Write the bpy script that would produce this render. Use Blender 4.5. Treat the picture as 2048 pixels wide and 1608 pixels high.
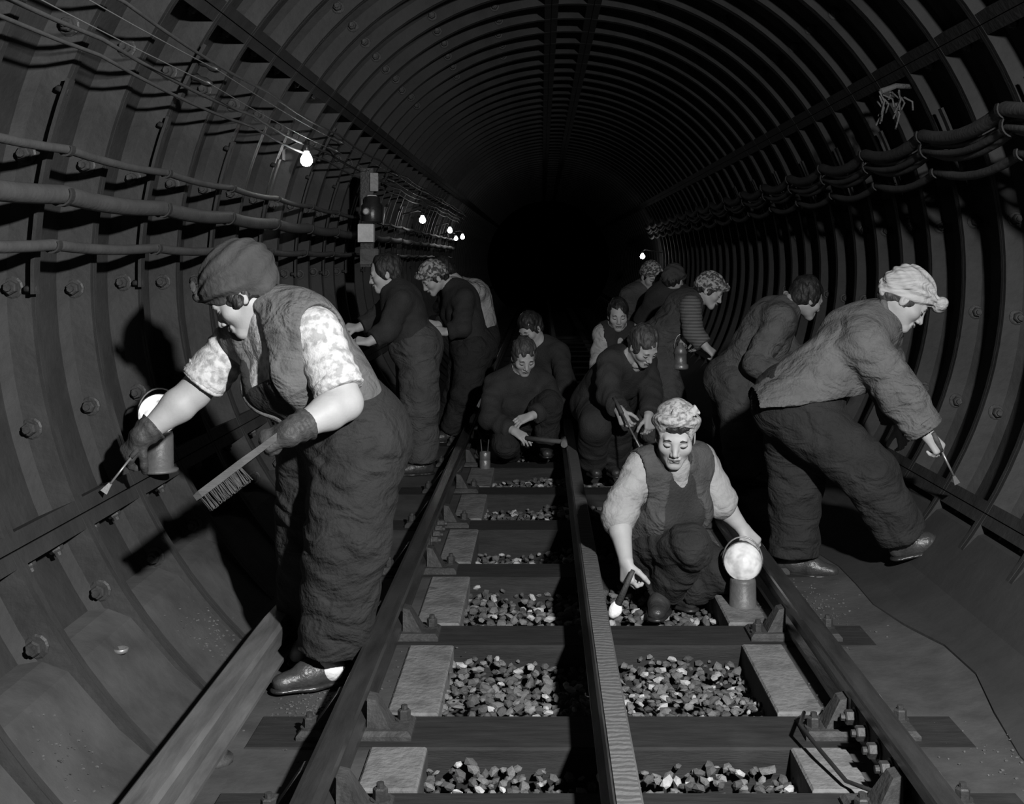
import bpy, math, random
import numpy as np
from mathutils import Vector, Matrix
random.seed(7); rng = np.random.RandomState(11)
for o in list(bpy.data.objects): bpy.data.objects.remove(o)
scene = bpy.context.scene
COL = scene.collection

# ---------------------------------------------------------------- camera, world, lights, exposure
CAM_Z = 1.42            # lens height above the sleeper tops
F_PX = 2400.0           # focal length in pixels of the 2048 px wide frame
VPX, VPY = 1083.0, 520.0
cd = bpy.data.cameras.new('camera'); cam = bpy.data.objects.new('camera', cd); COL.objects.link(cam)
cam.location = (0, 0, CAM_Z); cam.rotation_euler = (math.pi/2, 0, 0)
cd.sensor_width = 36.0; cd.lens = 36.0*F_PX/2048.0
cd.shift_x = (1024-VPX)/2048.0; cd.shift_y = -(804-VPY)/2048.0      # view camera with a lowered lens board
cd.clip_start = 0.05; cd.clip_end = 100
scene.camera = cam
world = bpy.data.worlds.new('world'); scene.world = world; world.use_nodes = True
world.node_tree.nodes['Background'].inputs[0].default_value = (1, 1, 1, 1)
world.node_tree.nodes['Background'].inputs[1].default_value = 0.0            # closed tunnel: no sky
# the photographer's hand-held flash, held up to the right of the lens: the hard shadows in the photograph give its place
fd = bpy.data.lights.new('flash_lamp_offscreen', 'SPOT'); fl = bpy.data.objects.new('flash_lamp_offscreen', fd); COL.objects.link(fl)
fl.location = (1.15, 0.5, 2.45); fd.energy = 1500; fd.shadow_soft_size = 0.07
fd.spot_size = math.radians(100); fd.spot_blend = 1.0
fl.rotation_euler = (Vector((-0.25, 4.6, 0.35))-Vector(fl.location)).to_track_quat('-Z', 'Y').to_euler()
vs = scene.view_settings
vs.view_transform = 'Standard'; vs.look = 'None'; vs.gamma = 1.0; vs.use_curve_mapping = False
vs.exposure = 0.0

def q(px, py, d):
    """point seen at photograph pixel (px, py), d metres in front of the lens"""
    return Vector(((px-VPX)*d/F_PX, d, CAM_Z+(VPY-py)*d/F_PX))

# ---------------------------------------------------------------- materials
def mat(name, base, rough=0.8, var=0.25, scale=8.0, bump=0.2, bscale=None, metal=0.0, spec=0.3, detail=6.0,
        emit=0.0, stretch=None, blotch=None, fold=0.0):
    m = bpy.data.materials.new(name); m.use_nodes = True
    nt = m.node_tree; N = nt.nodes; L = nt.links; b = N['Principled BSDF']
    b.inputs['Roughness'].default_value = rough; b.inputs['Metallic'].default_value = metal
    b.inputs['Specular IOR Level'].default_value = spec
    tc = N.new('ShaderNodeTexCoord'); src = tc.outputs['Object']
    if stretch:
        mp = N.new('ShaderNodeMapping'); mp.inputs['Scale'].default_value = stretch
        L.new(src, mp.inputs['Vector']); src = mp.outputs['Vector']
    n = N.new('ShaderNodeTexNoise'); n.inputs['Scale'].default_value = scale; n.inputs['Detail'].default_value = detail
    n.inputs['Roughness'].default_value = 0.62; L.new(src, n.inputs['Vector'])
    r = N.new('ShaderNodeValToRGB'); L.new(n.outputs['Fac'], r.inputs['Fac'])
    lo, hi = base*(1-var), base*(1+var)
    r.color_ramp.elements[0].position = 0.32; r.color_ramp.elements[1].position = 0.7
    r.color_ramp.elements[0].color = (lo, lo, lo, 1); r.color_ramp.elements[1].color = (hi, hi, hi, 1)
    col = r.outputs['Color']
    if blotch:                      # (scale, tone, low, high): soft stains with a shape of their own
        n2 = N.new('ShaderNodeTexNoise'); n2.inputs['Scale'].default_value = blotch[0]; n2.inputs['Detail'].default_value = 4
        L.new(tc.outputs['Object'], n2.inputs['Vector'])
        r2 = N.new('ShaderNodeValToRGB'); L.new(n2.outputs['Fac'], r2.inputs['Fac'])
        r2.color_ramp.elements[0].position = blotch[2]; r2.color_ramp.elements[1].position = blotch[3]
        mx = N.new('ShaderNodeMixRGB'); mx.inputs[2].default_value = (blotch[1],)*3+(1,)
        L.new(r2.outputs['Color'], mx.inputs[0]); L.new(col, mx.inputs[1]); col = mx.outputs[0]
    L.new(col, b.inputs['Base Color'])
    if bump:
        nb = N.new('ShaderNodeTexNoise'); nb.inputs['Scale'].default_value = bscale or scale*4; nb.inputs['Detail'].default_value = 5
        L.new(src, nb.inputs['Vector'])
        bp = N.new('ShaderNodeBump'); bp.inputs['Strength'].default_value = bump; bp.inputs['Distance'].default_value = 0.02
        L.new(nb.outputs['Fac'], bp.inputs['Height']); L.new(bp.outputs['Normal'], b.inputs['Normal'])
        if fold:                    # soft creases in cloth
            nf = N.new('ShaderNodeTexNoise'); nf.inputs['Scale'].default_value = 5.5; nf.inputs['Detail'].default_value = 2.5; nf.inputs['Distortion'].default_value = 1.6
            mp2 = N.new('ShaderNodeMapping'); mp2.inputs['Scale'].default_value = (1, 1, 1.7); mp2.inputs['Rotation'].default_value = (.3, .5, .2)
            L.new(tc.outputs['Object'], mp2.inputs['Vector']); L.new(mp2.outputs['Vector'], nf.inputs['Vector'])
            b2 = N.new('ShaderNodeBump'); b2.inputs['Strength'].default_value = fold; b2.inputs['Distance'].default_value = 0.06
            L.new(nf.outputs['Fac'], b2.inputs['Height']); L.new(b2.outputs['Normal'], bp.inputs['Normal'])
    if emit:
        b.inputs['Emission Color'].default_value = (1, 1, 1, 1); b.inputs['Emission Strength'].default_value = emit
    return m

M = {}
M['iron'] = mat('cast_iron', 0.026, 0.72, 0.28, 5, 0.22, 30, spec=0.25, blotch=(2.2, 0.036, 0.55, 0.8))
M['bolt'] = mat('bolt_iron', 0.035, 0.55, 0.3, 20, 0.2, 60)
M['concrete'] = mat('concrete', 0.046, 0.9, 0.3, 6, 0.12, 40, blotch=(2.5, 0.075, 0.5, 0.75))
M['sleeper'] = mat('sleeper_timber', 0.018, 0.8, 0.4, 5, 0.2, 30, stretch=(1, 8, 8), blotch=(4, 0.03, 0.6, 0.8))
M['rail'] = mat('rail_steel', 0.06, 0.3, 0.35, 6, 0.1, 30, metal=0.55, spec=0.5, stretch=(3, .5, 3))
M['rail_side'] = mat('rail_rust', 0.03, 0.7, 0.4, 12, 0.25, 60)
M['chair'] = mat('chair_iron', 0.04, 0.65, 0.35, 15, 0.3, 60)
M['cond'] = mat('conductor_steel', 0.15, 0.42, 0.4, 5, 0.08, 25, metal=0.4, spec=0.5, stretch=(3, .5, 3))
M['cable'] = mat('cable_jacket', 0.06, 0.7, 0.2, 6, 0.15, 40)
M['cable_dark'] = mat('cable_dark', 0.06, 0.7, 0.2, 6, 0.15, 40)
M['wire'] = mat('bare_wire', 0.2, 0.5, 0.2, 8, 0, metal=0.3)
M['skin'] = mat('skin', 0.34, 0.55, 0.07, 14, 0.05, 90)
M['skin_dim'] = mat('skin_ruddy', 0.34, 0.55, 0.12, 14, 0.06, 90)
M['lip'] = mat('lip', 0.11, 0.45, 0.1, 30, 0)
M['hair'] = mat('hair', 0.02, 0.5, 0.6, 40, 0.6, 60, stretch=(1, 1, .3))
M['hair_mid'] = mat('hair_brown', 0.05, 0.5, 0.6, 40, 0.6, 60, stretch=(1, 1, .3))
M['turban_dark'] = mat('turban_dark', 0.05, 0.85, 0.2, 10, 0.3, 60)
M['turban_light'] = mat('turban_light', 0.40, 0.8, 0.15, 14, 0.25, 60, stretch=(.6, .6, 4), fold=0.6)
M['vest'] = mat('vest_wool', 0.105, 0.9, 0.15, 12, 0.3, 120, fold=0.6)
M['dungaree'] = mat('dungaree', 0.02, 0.9, 0.22, 9, 0.35, 100, fold=0.6)
M['denim'] = mat('denim', 0.055, 0.9, 0.25, 9, 0.35, 100, fold=0.6)
M['denim_light'] = mat('denim_light', 0.10, 0.9, 0.22, 9, 0.4, 90, fold=0.6)
M['trousers_dark'] = mat('trousers_dark', 0.018, 0.9, 0.25, 9, 0.35, 100, fold=0.6)
M['black_wool'] = mat('black_wool', 0.026, 0.92, 0.25, 10, 0.35, 100)
M['grey_wool'] = mat('grey_wool', 0.055, 0.92, 0.25, 10, 0.35, 100, fold=0.6)
M['shirt'] = mat('shirt_cotton', 0.27, 0.85, 0.12, 12, 0.3, 60, fold=0.35)
M['shirt_grey'] = mat('shirt_grey', 0.3, 0.85, 0.2, 12, 0.3, 60, fold=0.6)
M['leather'] = mat('glove_leather', 0.045, 0.6, 0.3, 16, 0.35, 60)
M['shoe'] = mat('shoe_leather', 0.035, 0.38, 0.35, 14, 0.25, 60, spec=0.5)
M['sock'] = mat('sock', 0.7, 0.9, 0.08, 20, 0.2, 100)
M['steel_bright'] = mat('tool_steel', 0.3, 0.35, 0.2, 20, 0.05, metal=0.6)
M['wood'] = mat('handle_wood', 0.06, 0.7, 0.3, 8, 0.2, 40, stretch=(1, 1, 6))
M['bristle'] = mat('bristle', 0.05, 0.8, 0.4, 30, 0.3, 90)
M['lamp_body'] = mat('lamp_body', 0.085, 0.5, 0.25, 10, 0.15, 50, spec=0.5)
M['tin'] = mat('tin', 0.2, 0.4, 0.3, 12, 0.15, 60, metal=0.5)
M['white_paint'] = mat('white_paint', 0.5, 0.6, 0.2, 14, 0.1)
M['black_paint'] = mat('black_paint', 0.02, 0.35, 0.3, 14, 0.1, spec=0.5)
M['stone'] = mat('ballast_stone', 0.13, 0.85, 0.55, 14, 0.3, 70)
M['stone_dark'] = mat('ballast_dark', 0.07, 0.85, 0.5, 14, 0.3, 70)
M['stone_pale'] = mat('ballast_pale', 0.34, 0.8, 0.3, 14, 0.2, 70)
M['bulb'] = mat('lit_bulb', 0.8, 0.3, 0, 5, 0, emit=60.0)

def print_mat(name, base, dark, scale, thr=0.5, soft=0.08, kind='noise'):
    """printed cotton: pale cloth with darker motifs"""
    m = mat(name, base, 0.85, 0.08, 20, 0.25, 80)
    nt = m.node_tree; N = nt.nodes; L = nt.links; b = N['Principled BSDF']
    tc = N.new('ShaderNodeTexCoord')
    if kind == 'noise':
        n = N.new('ShaderNodeTexNoise'); n.inputs['Scale'].default_value = scale; n.inputs['Detail'].default_value = 2
        out = n.outputs['Fac']
    else:
        n = N.new('ShaderNodeTexVoronoi'); n.inputs['Scale'].default_value = scale; out = n.outputs['Distance']
    L.new(tc.outputs['Object'], n.inputs['Vector'])
    r = N.new('ShaderNodeValToRGB'); L.new(out, r.inputs['Fac'])
    r.color_ramp.elements[0].position = thr-soft; r.color_ramp.elements[1].position = thr+soft
    r.color_ramp.elements[0].color = (dark,)*3+(1,); r.color_ramp.elements[1].color = (base,)*3+(1,)
    L.new(r.outputs['Color'], b.inputs['Base Color'])
    return m
M['blouse'] = print_mat('printed_blouse', 0.50, 0.31, 42, 0.47, 0.07)
M['turban_print'] = print_mat('printed_turban', 0.36, 0.15, 60, 0.45, 0.1)
M['scarf_print'] = print_mat('printed_scarf', 0.34, 0.06, 45, 0.5, 0.06)
def stripe_mat(name, base, dark, scale, axis='Z', dist=1.0):
    m = mat(name, base, 0.9, 0.1, 10, 0.2, 80)
    nt = m.node_tree; N = nt.nodes; L = nt.links; b = N['Principled BSDF']
    tc = N.new('ShaderNodeTexCoord'); w = N.new('ShaderNodeTexWave'); w.bands_direction = axis
    w.inputs['Scale'].default_value = scale; w.inputs['Distortion'].default_value = dist; w.inputs['Detail'].default_value = 2
    L.new(tc.outputs['Object'], w.inputs['Vector'])
    r = N.new('ShaderNodeValToRGB'); L.new(w.outputs['Fac'], r.inputs['Fac'])
    r.color_ramp.elements[0].position = 0.3; r.color_ramp.elements[1].position = 0.65
    r.color_ramp.elements[0].color = (dark,)*3+(1,); r.color_ramp.elements[1].color = (base,)*3+(1,)
    L.new(r.outputs['Color'], b.inputs['Base Color'])
    return m
M['striped_knit'] = stripe_mat('striped_knit', 0.13, 0.07, 14, 'Z', 0.5)
M['worn_rail'] = stripe_mat('rippled_rail_top', 0.13, 0.075, 12, 'Y', 7.0)
M['worn_rail'].node_tree.nodes['Principled BSDF'].inputs['Roughness'].default_value = 0.5

# lamp globe: frosted lit glass with smears
def globe_mat(name, e):
    m = bpy.data.materials.new(name); m.use_nodes = True
    N = m.node_tree.nodes; L = m.node_tree.links; b = N['Principled BSDF']
    b.inputs['Base Color'].default_value = (.32, .32, .32, 1); b.inputs['Roughness'].default_value = 0.2
    tc = N.new('ShaderNodeTexCoord'); n = N.new('ShaderNodeTexNoise'); n.inputs['Scale'].default_value = 22; n.inputs['Detail'].default_value = 2
    L.new(tc.outputs['Object'], n.inputs['Vector'])
    r = N.new('ShaderNodeValToRGB'); L.new(n.outputs['Fac'], r.inputs['Fac'])
    r.color_ramp.elements[0].position = 0.35; r.color_ramp.elements[1].position = 0.6
    r.color_ramp.elements[0].color = (.35, .35, .35, 1); r.color_ramp.elements[1].color = (1, 1, 1, 1)
    L.new(r.outputs['Color'], b.inputs['Emission Color']); b.inputs['Emission Strength'].default_value = e
    return m
M['block'] = mat('pale_concrete', 0.14, 0.9, 0.4, 9, 0.4, 50, blotch=(9, 0.06, 0.58, 0.75))
M['screed'] = mat('smooth_screed', 0.032, 0.75, 0.2, 4, 0.08, 30)
M['grey_jacket'] = mat('grey_jacket', 0.085, 0.9, 0.22, 9, 0.4, 90, fold=0.6)
M['globe'] = globe_mat('lit_globe', 0.5)
M['globe_left'] = globe_mat('lit_globe_bright', 1.6)

# ---------------------------------------------------------------- object helpers
def tag(o, label=None, cat=None, group=None, kind=None):
    if label: o['label'] = label
    if cat: o['category'] = cat
    if group: o['group'] = group
    if kind: o['kind'] = kind
    return o
def empty(name, loc, label=None, cat=None, group=None, kind=None):
    o = bpy.data.objects.new(name, None); COL.objects.link(o); o.location = loc; o.empty_display_size = 0.1
    return tag(o, label, cat, group, kind)
def mesh_data(name, V, Fs, m=None, smooth=False):
    me = bpy.data.meshes.new(name); me.from_pydata([tuple(v) for v in V], [], [tuple(f) for f in Fs])
    if m: me.materials.append(m)
    if smooth: me.polygons.foreach_set('use_smooth', [True]*len(me.polygons))
    me.update(); return me
def link(name, me, parent=None, loc=None):
    o = bpy.data.objects.new(name, me); COL.objects.link(o)
    if parent: o.parent = parent
    if loc is not None: o.location = loc
    return o
def root_loc(o):
    l = Vector((0, 0, 0))
    while o: l = l+o.location; o = o.parent
    return l

class MB:
    """collects shapes in world coordinates"""
    def __init__(s): s.V = []; s.F = []; s.sm = []
    def add(s, V, F, sm=False):
        n = len(s.V); s.V += [Vector(v) for v in V]; s.F += [[i+n for i in f] for f in F]; s.sm += [sm]*len(F); return s
    def box(s, lo, hi, bev=0.0):
        x0, y0, z0 = lo; x1, y1, z1 = hi
        if bev <= 0:
            V = [(x0,y0,z0),(x1,y0,z0),(x1,y1,z0),(x0,y1,z0),(x0,y0,z1),(x1,y0,z1),(x1,y1,z1),(x0,y1,z1)]
            return s.add(V, [(0,3,2,1),(4,5,6,7),(0,1,5,4),(1,2,6,5),(2,3,7,6),(3,0,4,7)])
        b = bev
        V = [(x0,y0,z0),(x1,y0,z0),(x1,y1,z0),(x0,y1,z0),(x0,y0,z1-b),(x1,y0,z1-b),(x1,y1,z1-b),(x0,y1,z1-b),
             (x0+b,y0+b,z1),(x1-b,y0+b,z1),(x1-b,y1-b,z1),(x0+b,y1-b,z1)]
        return s.add(V, [(0,3,2,1),(0,1,5,4),(1,2,6,5),(2,3,7,6),(3,0,4,7),(4,5,9,8),(5,6,10,9),(6,7,11,10),(7,4,8,11),(8,9,10,11)])
    def tube(s, pts, r, n=10, cap=True, sm=True):
        pts = [Vector(p) for p in pts]; R = r if isinstance(r, (list, tuple)) else [r]*len(pts)
        V = []; F = []; up = None
        for i, p in enumerate(pts):
            t = (pts[min(i+1, len(pts)-1)]-pts[max(i-1, 0)])
            t = t.normalized() if t.length > 1e-9 else Vector((0, 0, 1))
            if up is None:
                a = Vector((0, 0, 1)) if abs(t.z) < .9 else Vector((1, 0, 0)); up = (a-t*a.dot(t)).normalized()
            else:
                up = (up-t*up.dot(t)).normalized()
            w = t.cross(up)
            for j in range(n):
                a = 2*math.pi*j/n; V.append(p+(up*math.cos(a)+w*math.sin(a))*R[i])
        for i in range(len(pts)-1):
            for j in range(n):
                F.append((i*n+j, (i+1)*n+j, (i+1)*n+(j+1) % n, i*n+(j+1) % n))
        s.add(V, F, sm)
        if cap:
            k = len(s.V)-len(V)
            s.F.append([k+j for j in range(n)]); s.F.append([k+(len(pts)-1)*n+n-1-j for j in range(n)]); s.sm += [False, False]
        return s
    def lathe(s, c, prof, n=24, axis=(0, 0, 1), sm=True, cap=True):
        ax = Vector(axis).normalized(); a = Vector((1, 0, 0)) if abs(ax.x) < .9 else Vector((0, 1, 0))
        u = (a-ax*a.dot(ax)).normalized(); w = ax.cross(u); c = Vector(c); V = []; F = []
        for (r, h) in prof:
            for j in range(n):
                t = 2*math.pi*j/n; V.append(c+ax*h+(u*math.cos(t)+w*math.sin(t))*max(r, 1e-4))
        for i in range(len(prof)-1):
            for j in range(n): F.append((i*n+j, i*n+(j+1) % n, (i+1)*n+(j+1) % n, (i+1)*n+j))
        s.add(V, F, sm)
        if cap:
            k = len(s.V)-len(V)
            s.F.append([k+n-1-j for j in range(n)]); s.F.append([k+(len(prof)-1)*n+j for j in range(n)]); s.sm += [False, False]
        return s
    def extrude_y(s, prof, y0, y1, sm=False):
        """closed (x, z) profile, counter-clockwise seen from -y"""
        n = len(prof); V = [(x, y0, z) for x, z in prof]+[(x, y1, z) for x, z in prof]
        F = [(i, (i+1) % n, n+(i+1) % n, n+i) for i in range(n)]
        s.add(V, F, sm); k = len(s.V)-2*n
        s.F.append([k+n-1-i for i in range(n)]); s.F.append([k+n+i for i in range(n)]); s.sm += [False, False]
        return s
    def build(s, name, m, parent=None, origin=None, label=None, cat=None, group=None, kind=None):
        if parent is not None: o0 = root_loc(parent)
        elif origin is not None: o0 = Vector(origin)
        else:
            xs = [v.x for v in s.V]; ys = [v.y for v in s.V]; zs = [v.z for v in s.V]
            o0 = Vector(((min(xs)+max(xs))/2, (min(ys)+max(ys))/2, min(zs)))
        me = mesh_data(name, [v-o0 for v in s.V], s.F, m)
        me.polygons.foreach_set('use_smooth', s.sm)
        o = link(name, me, parent, None if parent else o0)
        return tag(o, label, cat, group, kind)
# ---------------------------------------------------------------- tunnel lining: cast-iron segments bolted into rings
XC, ZC, R = 0.22, 1.36, 1.85
PITCH, Y0 = 0.505, 3.86
DEP = 0.105
def cyl(a_deg, r, y):
    a = math.radians(a_deg); return Vector((XC+r*math.cos(a), y, ZC+r*math.sin(a)))
def segment_mesh(name, a0, a1):
    mb = MB(); W = PITCH; g = 0.0022; ga = math.degrees(g/R)
    a0 += ga; a1 -= ga
    n = max(2, int(round((a1-a0)/3.0)))
    prof = [(g, R), (.030, R), (.040, R+DEP*.7), (.075, R+DEP), (W-.075, R+DEP), (W-.040, R+DEP*.7), (W-.030, R), (W-g, R), (W-g, R+.135), (g, R+.135)]
    V = []; F = []; m = len(prof)
    for i in range(n+1):
        a = a0+(a1-a0)*i/n
        for (y, r) in prof: V.append(cyl(a, r, y))
    for i in range(n):
        for j in range(m): F.append((i*m+j, i*m+(j+1) % m, (i+1)*m+(j+1) % m, (i+1)*m+j))
    mb.add(V, F)
    da = math.degrees(.046/R)
    for (b0, b1) in ((a0, a0+da), (a1-da, a1)):                     # longitudinal flanges
        V = [cyl(b, r, y) for b in (b0, b1) for (y, r) in ((g, R+.001), (W-g, R+.001), (W-g, R+.13), (g, R+.13))]
        mb.add(V, [(0,1,2,3),(7,6,5,4),(0,4,5,1),(1,5,6,2),(2,6,7,3),(3,7,4,0)])
    return mesh_data(name, mb.V, mb.F, M['iron'])
SEGS = [('wall_right', -70, -31.5), ('wall_right', -31.5, 33), ('ceiling', 33, 85.4), ('ceiling', 85.4, 94.6),
        ('ceiling', 94.6, 145), ('wall_left', 145, 204), ('wall_left', 204, 246)]
SHELL = {}
for nm in ('wall_left', 'wall_right', 'ceiling'):
    SHELL[nm] = empty(nm, (0, 0, 0), kind='structure')
SHELL['wall_left']['label'] = 'curved left wall of bolted cast-iron tunnel segments'
SHELL['wall_right']['label'] = 'curved right wall of bolted cast-iron tunnel segments'
SHELL['ceiling']['label'] = 'arched crown of ribbed cast-iron tunnel segments with key pieces'
seg_me = [segment_mesh('lining_segment', a0, a1) for _, a0, a1 in SEGS]
# bolt head with washer, axis along -y
bm_ = MB()
bm_.lathe((0, 0, 0), [(.036, .004), (.036, -.006), (.030, -.010)], 12, axis=(0, 1, 0), sm=False)
bm_.lathe((0, 0, 0), [(.023, 0), (.023, -.028), (.019, -.034)], 6, axis=(0, 1, 0), sm=False)
bm_.lathe((0, 0, 0), [(.012, 0), (.012, -.046)], 8, axis=(0, 1, 0), sm=False)
bolt_me = mesh_data('bolt', bm_.V, bm_.F, M['bolt'])
for k in range(-4, 64):
    y = Y0+k*PITCH
    for si, (wn, a0, a1) in enumerate(SEGS):
        s = link('lining_segment', seg_me[si], SHELL[wn], (0, y, 0))
        if -1 <= k <= 13 and si != 3:
            st = 13.2; n = int((a1-a0)//st); off = ((a1-a0)-st*(n-1))/2
            for j in range(n):
                a = a0+off+st*j+rng.uniform(-.4, .4)
                if si == 0 and a < -37: continue
                if si == 6 and a > 219: continue
                if wn == 'ceiling' and k < 8 and 50 < a < 128: continue
                b = link('bolt', bolt_me, s, cyl(a, R+.056, -.033)); b.rotation_euler = (0, rng.uniform(0, 6), 0)
        if -1 <= k <= 6 and si in (0, 5, 6, 1):                      # pairs of bolts in the pockets of the long joints
            for (a, sg) in ([(a1-1.1, -1)] if si == 0 else [(a0+1.1, 1)] if si == 6 else [(a0+1.1, 1)] if si == 5 else [(a1-1.1, -1)]):
                for yy in (.15, .35):
                    b = link('bolt', bolt_me, s, cyl(a, R+.06, yy))
                    t = Vector((-math.sin(math.radians(a)), 0, math.cos(math.radians(a))))*sg
                    b.rotation_mode = 'QUATERNION'; b.rotation_quaternion = Vector((0, -1, 0)).rotation_difference(t)

# ---------------------------------------------------------------- floor: concrete shoulders, sleepers, ballast
XT = 0.198
YE = 36.0
fl_ = MB()
left_prof = [(-.33, -.005), (-.60, -.005), (-.86, -.003), (-1.0, .008), (-1.09, .05), (-1.17, .12), (-1.24, .2), (-1.31, .28), (-1.38, .31), (-1.52, .32), (-1.52, -.45), (-.33, -.45)]
right_prof = [(1.52, .06), (1.40, .022), (1.34, .01), (1.24, -.003), (1.0, -.005), (.735, -.005), (.735, -.45), (1.52, -.45)]
screed_prof = [(1.98, .34), (1.84, .33), (1.76, .31), (1.68, .23), (1.58, .12), (1.46, .045), (1.375, .021), (1.37, .0), (1.37, -.45), (1.98, -.45)]
fl_.extrude_y(left_prof, 1.3, YE); fl_.extrude_y(right_prof, 1.3, YE)
fl_.box((-.33, 1.3, -.45), (.735, YE, -.16))
floor = fl_.build('floor', M['concrete'], origin=(0, 0, 0), kind='structure', label='concrete tunnel floor curving up to the walls with ballast bays')
sc_ = MB(); ys_ = np.arange(1.3, YE, .3); n_ = len(screed_prof); V = []
for y in ys_:
    dx = .05*math.sin(y*1.9)+.03*math.sin(y*4.7+1)
    for x, z in screed_prof:
        xx = x+(dx if x < 1.38 else dx*.4 if x < 1.5 else 0)
        V.append((xx, y, float(np.interp(xx, [.735, 1.24, 1.34, 1.46, 1.58, 1.68, 1.76], [-.005, -.003, .01, .045, .12, .23, .32]))+.003 if 1.371 < x < 1.5 else z))
sc_.add(V, [(i*n_+j, (i+1)*n_+j, (i+1)*n_+(j+1) % n_, i*n_+(j+1) % n_) for i in range(len(ys_)-1) for j in range(n_)])
sc_.build('screed', M['screed'], floor)
SL = [3.197, 3.737, 4.662, 5.614]
d = 5.614
while d < 22.5: d += 0.94; SL.append(d)
SL = [1.35, 2.27]+SL
for i, d in enumerate(SL):
    x0, x1 = -.86+rng.uniform(-.02, .02), 1.255+rng.uniform(-.02, .02)
    MB().box((x0, d-.25, -.155), (x1, d, rng.uniform(0, .003)), .007).build('sleeper', M['sleeper'], floor)
for i in range(1, 9):                                              # pale concrete blocks beside the ballast bays
    ya, yb = SL[i], SL[i+1]-.25
    for (x0, x1) in ((-.49, -.325), (.73, .885)):
        MB().box((x0+rng.uniform(-.01, .01), ya+.004, -.16), (x1+rng.uniform(-.008, .008) if x1 < .5 else x1, yb-.004, .004+rng.uniform(0, .006)), .006).build('concrete_block', M['block'], floor)
# ballast
stone_me = []
for v in range(9):
    import bmesh
    b = bmesh.new(); bmesh.ops.create_icosphere(b, subdivisions=1, radius=1.0)
    sc = np.array([rng.uniform(.75, 1.25), rng.uniform(.6, 1.0), rng.uniform(.45, .8)])
    for vt in b.verts:
        f = 1+rng.uniform(-.28, .22); vt.co = Vector((vt.co.x*sc[0]*f, vt.co.y*sc[1]*f, vt.co.z*sc[2]*f))
    me = bpy.data.meshes.new('ballast_stone'); b.to_mesh(me); b.free()
    me.materials.append(M['stone_pale'] if v == 8 else M['stone_dark'] if v % 2 else M['stone']); stone_me.append(me)
stones = []
for i in range(len(SL)-1):
    ya, yb = SL[i], SL[i+1]-.25
    if ya > 9.2 or ya < 2.0: continue
    sp = .031 if ya < 4.6 else .04
    y = ya+.012
    while y < yb:
        x = -.325
        while x < .73:
            px, py = x+rng.uniform(-.012, .012), y+rng.uniform(-.012, .012)
            low = .10 if 5.5 < ya < 6.3 else .0
            z = -.075-low*.4+.018*math.sin(px*9+ya)+.015*math.sin(py*13)+rng.uniform(-.014, .014)
            stones.append((px, py, z, rng.uniform(.010, .023)*(1.15 if ya > 4.6 else 1), 8 if rng.rand() > .9 else rng.randint(0, 8)))
            x += sp
        y += sp
vis = [s for s in stones if 3.19 < s[1] < 4.42 and abs(s[0]-XT) > .05]
rng.shuffle(vis)
pick = set(id(s) for s in sorted(vis, key=lambda s: (s[1] > 3.5 and s[1] < 3.8, -s[3]*F_PX/s[1]))[:290])
V, Fc, mi = [], [], []
geo = [(np.array([v.co[:] for v in me.vertices]), [tuple(p.vertices) for p in me.polygons]) for me in stone_me]
for s in stones:
    e = Matrix.Rotation(rng.uniform(0, 6.28), 3, 'Z') @ Matrix.Rotation(rng.uniform(-.6, .6), 3, 'X') @ Matrix.Rotation(rng.uniform(-.6, .6), 3, 'Y')
    if id(s) in pick:
        o = link('ballast_stone', stone_me[s[4]], floor, (s[0], s[1], s[2])); o.rotation_euler = e.to_euler(); o.scale = (s[3],)*3
    else:
        g, pf = geo[s[4]]; n = len(V)
        P = (g*s[3]) @ np.array(e).T+np.array(s[:3]); V += [tuple(p) for p in P]
        Fc += [tuple(j+n for j in f) for f in pf]; mi += [2 if s[4] == 8 else 1 if s[4] % 2 else 0]*len(pf)
me = bpy.data.meshes.new('ballast'); me.from_pydata(V, [], Fc)
for mm in ('stone', 'stone_dark', 'stone_pale'): me.materials.append(M[mm])
me.polygons.foreach_set('material_index', mi); me.update()
tag(link('ballast', me, floor), kind='stuff')
# fine rubble scattered on the concrete
V, Fc = [], []
def rubble(cx, cy, sx, sy, n, zf):
    for _ in range(n):
        x, y = cx+rng.normal()*sx, cy+rng.normal()*sy; r = rng.uniform(.002, .006); g, pf = geo[rng.randint(0, 8)]; k = len(V)
        V.extend([tuple(p) for p in g*r+np.array((x, y, zf(x)+r*.3))]); Fc.extend([tuple(j+k for j in f) for f in pf])
def zl(x): return float(np.interp(-x, [.33, .86, 1.0, 1.09, 1.17, 1.24, 1.31, 1.38], [-.005, -.003, .008, .05, .12, .2, .28, .33]))
def zr(x): return float(np.interp(x, [.735, 1.24, 1.34, 1.46, 1.58, 1.68, 1.76], [-.005, -.003, .01, .045, .12, .23, .32]))
rubble(-.74, 3.8, .06, .12, 260, zl); rubble(-1.15, 4.2, .05, .1, 130, zl); rubble(-1.2, 3.05, .05, .08, 60, zl)
rubble(-.42, 4.2, .06, .25, 120, zl); rubble(.9, 3.8, .05, .2, 90, zr); rubble(1.12, 4.9, .08, .2, 220, zr); rubble(1.3, 3.4, .1, .1, 60, zr); rubble(.85, 4.9, .05, .05, 60, zr)
tag(link('rubble', mesh_data('rubble', V, Fc, M['stone_dark']), floor), kind='stuff')

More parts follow.
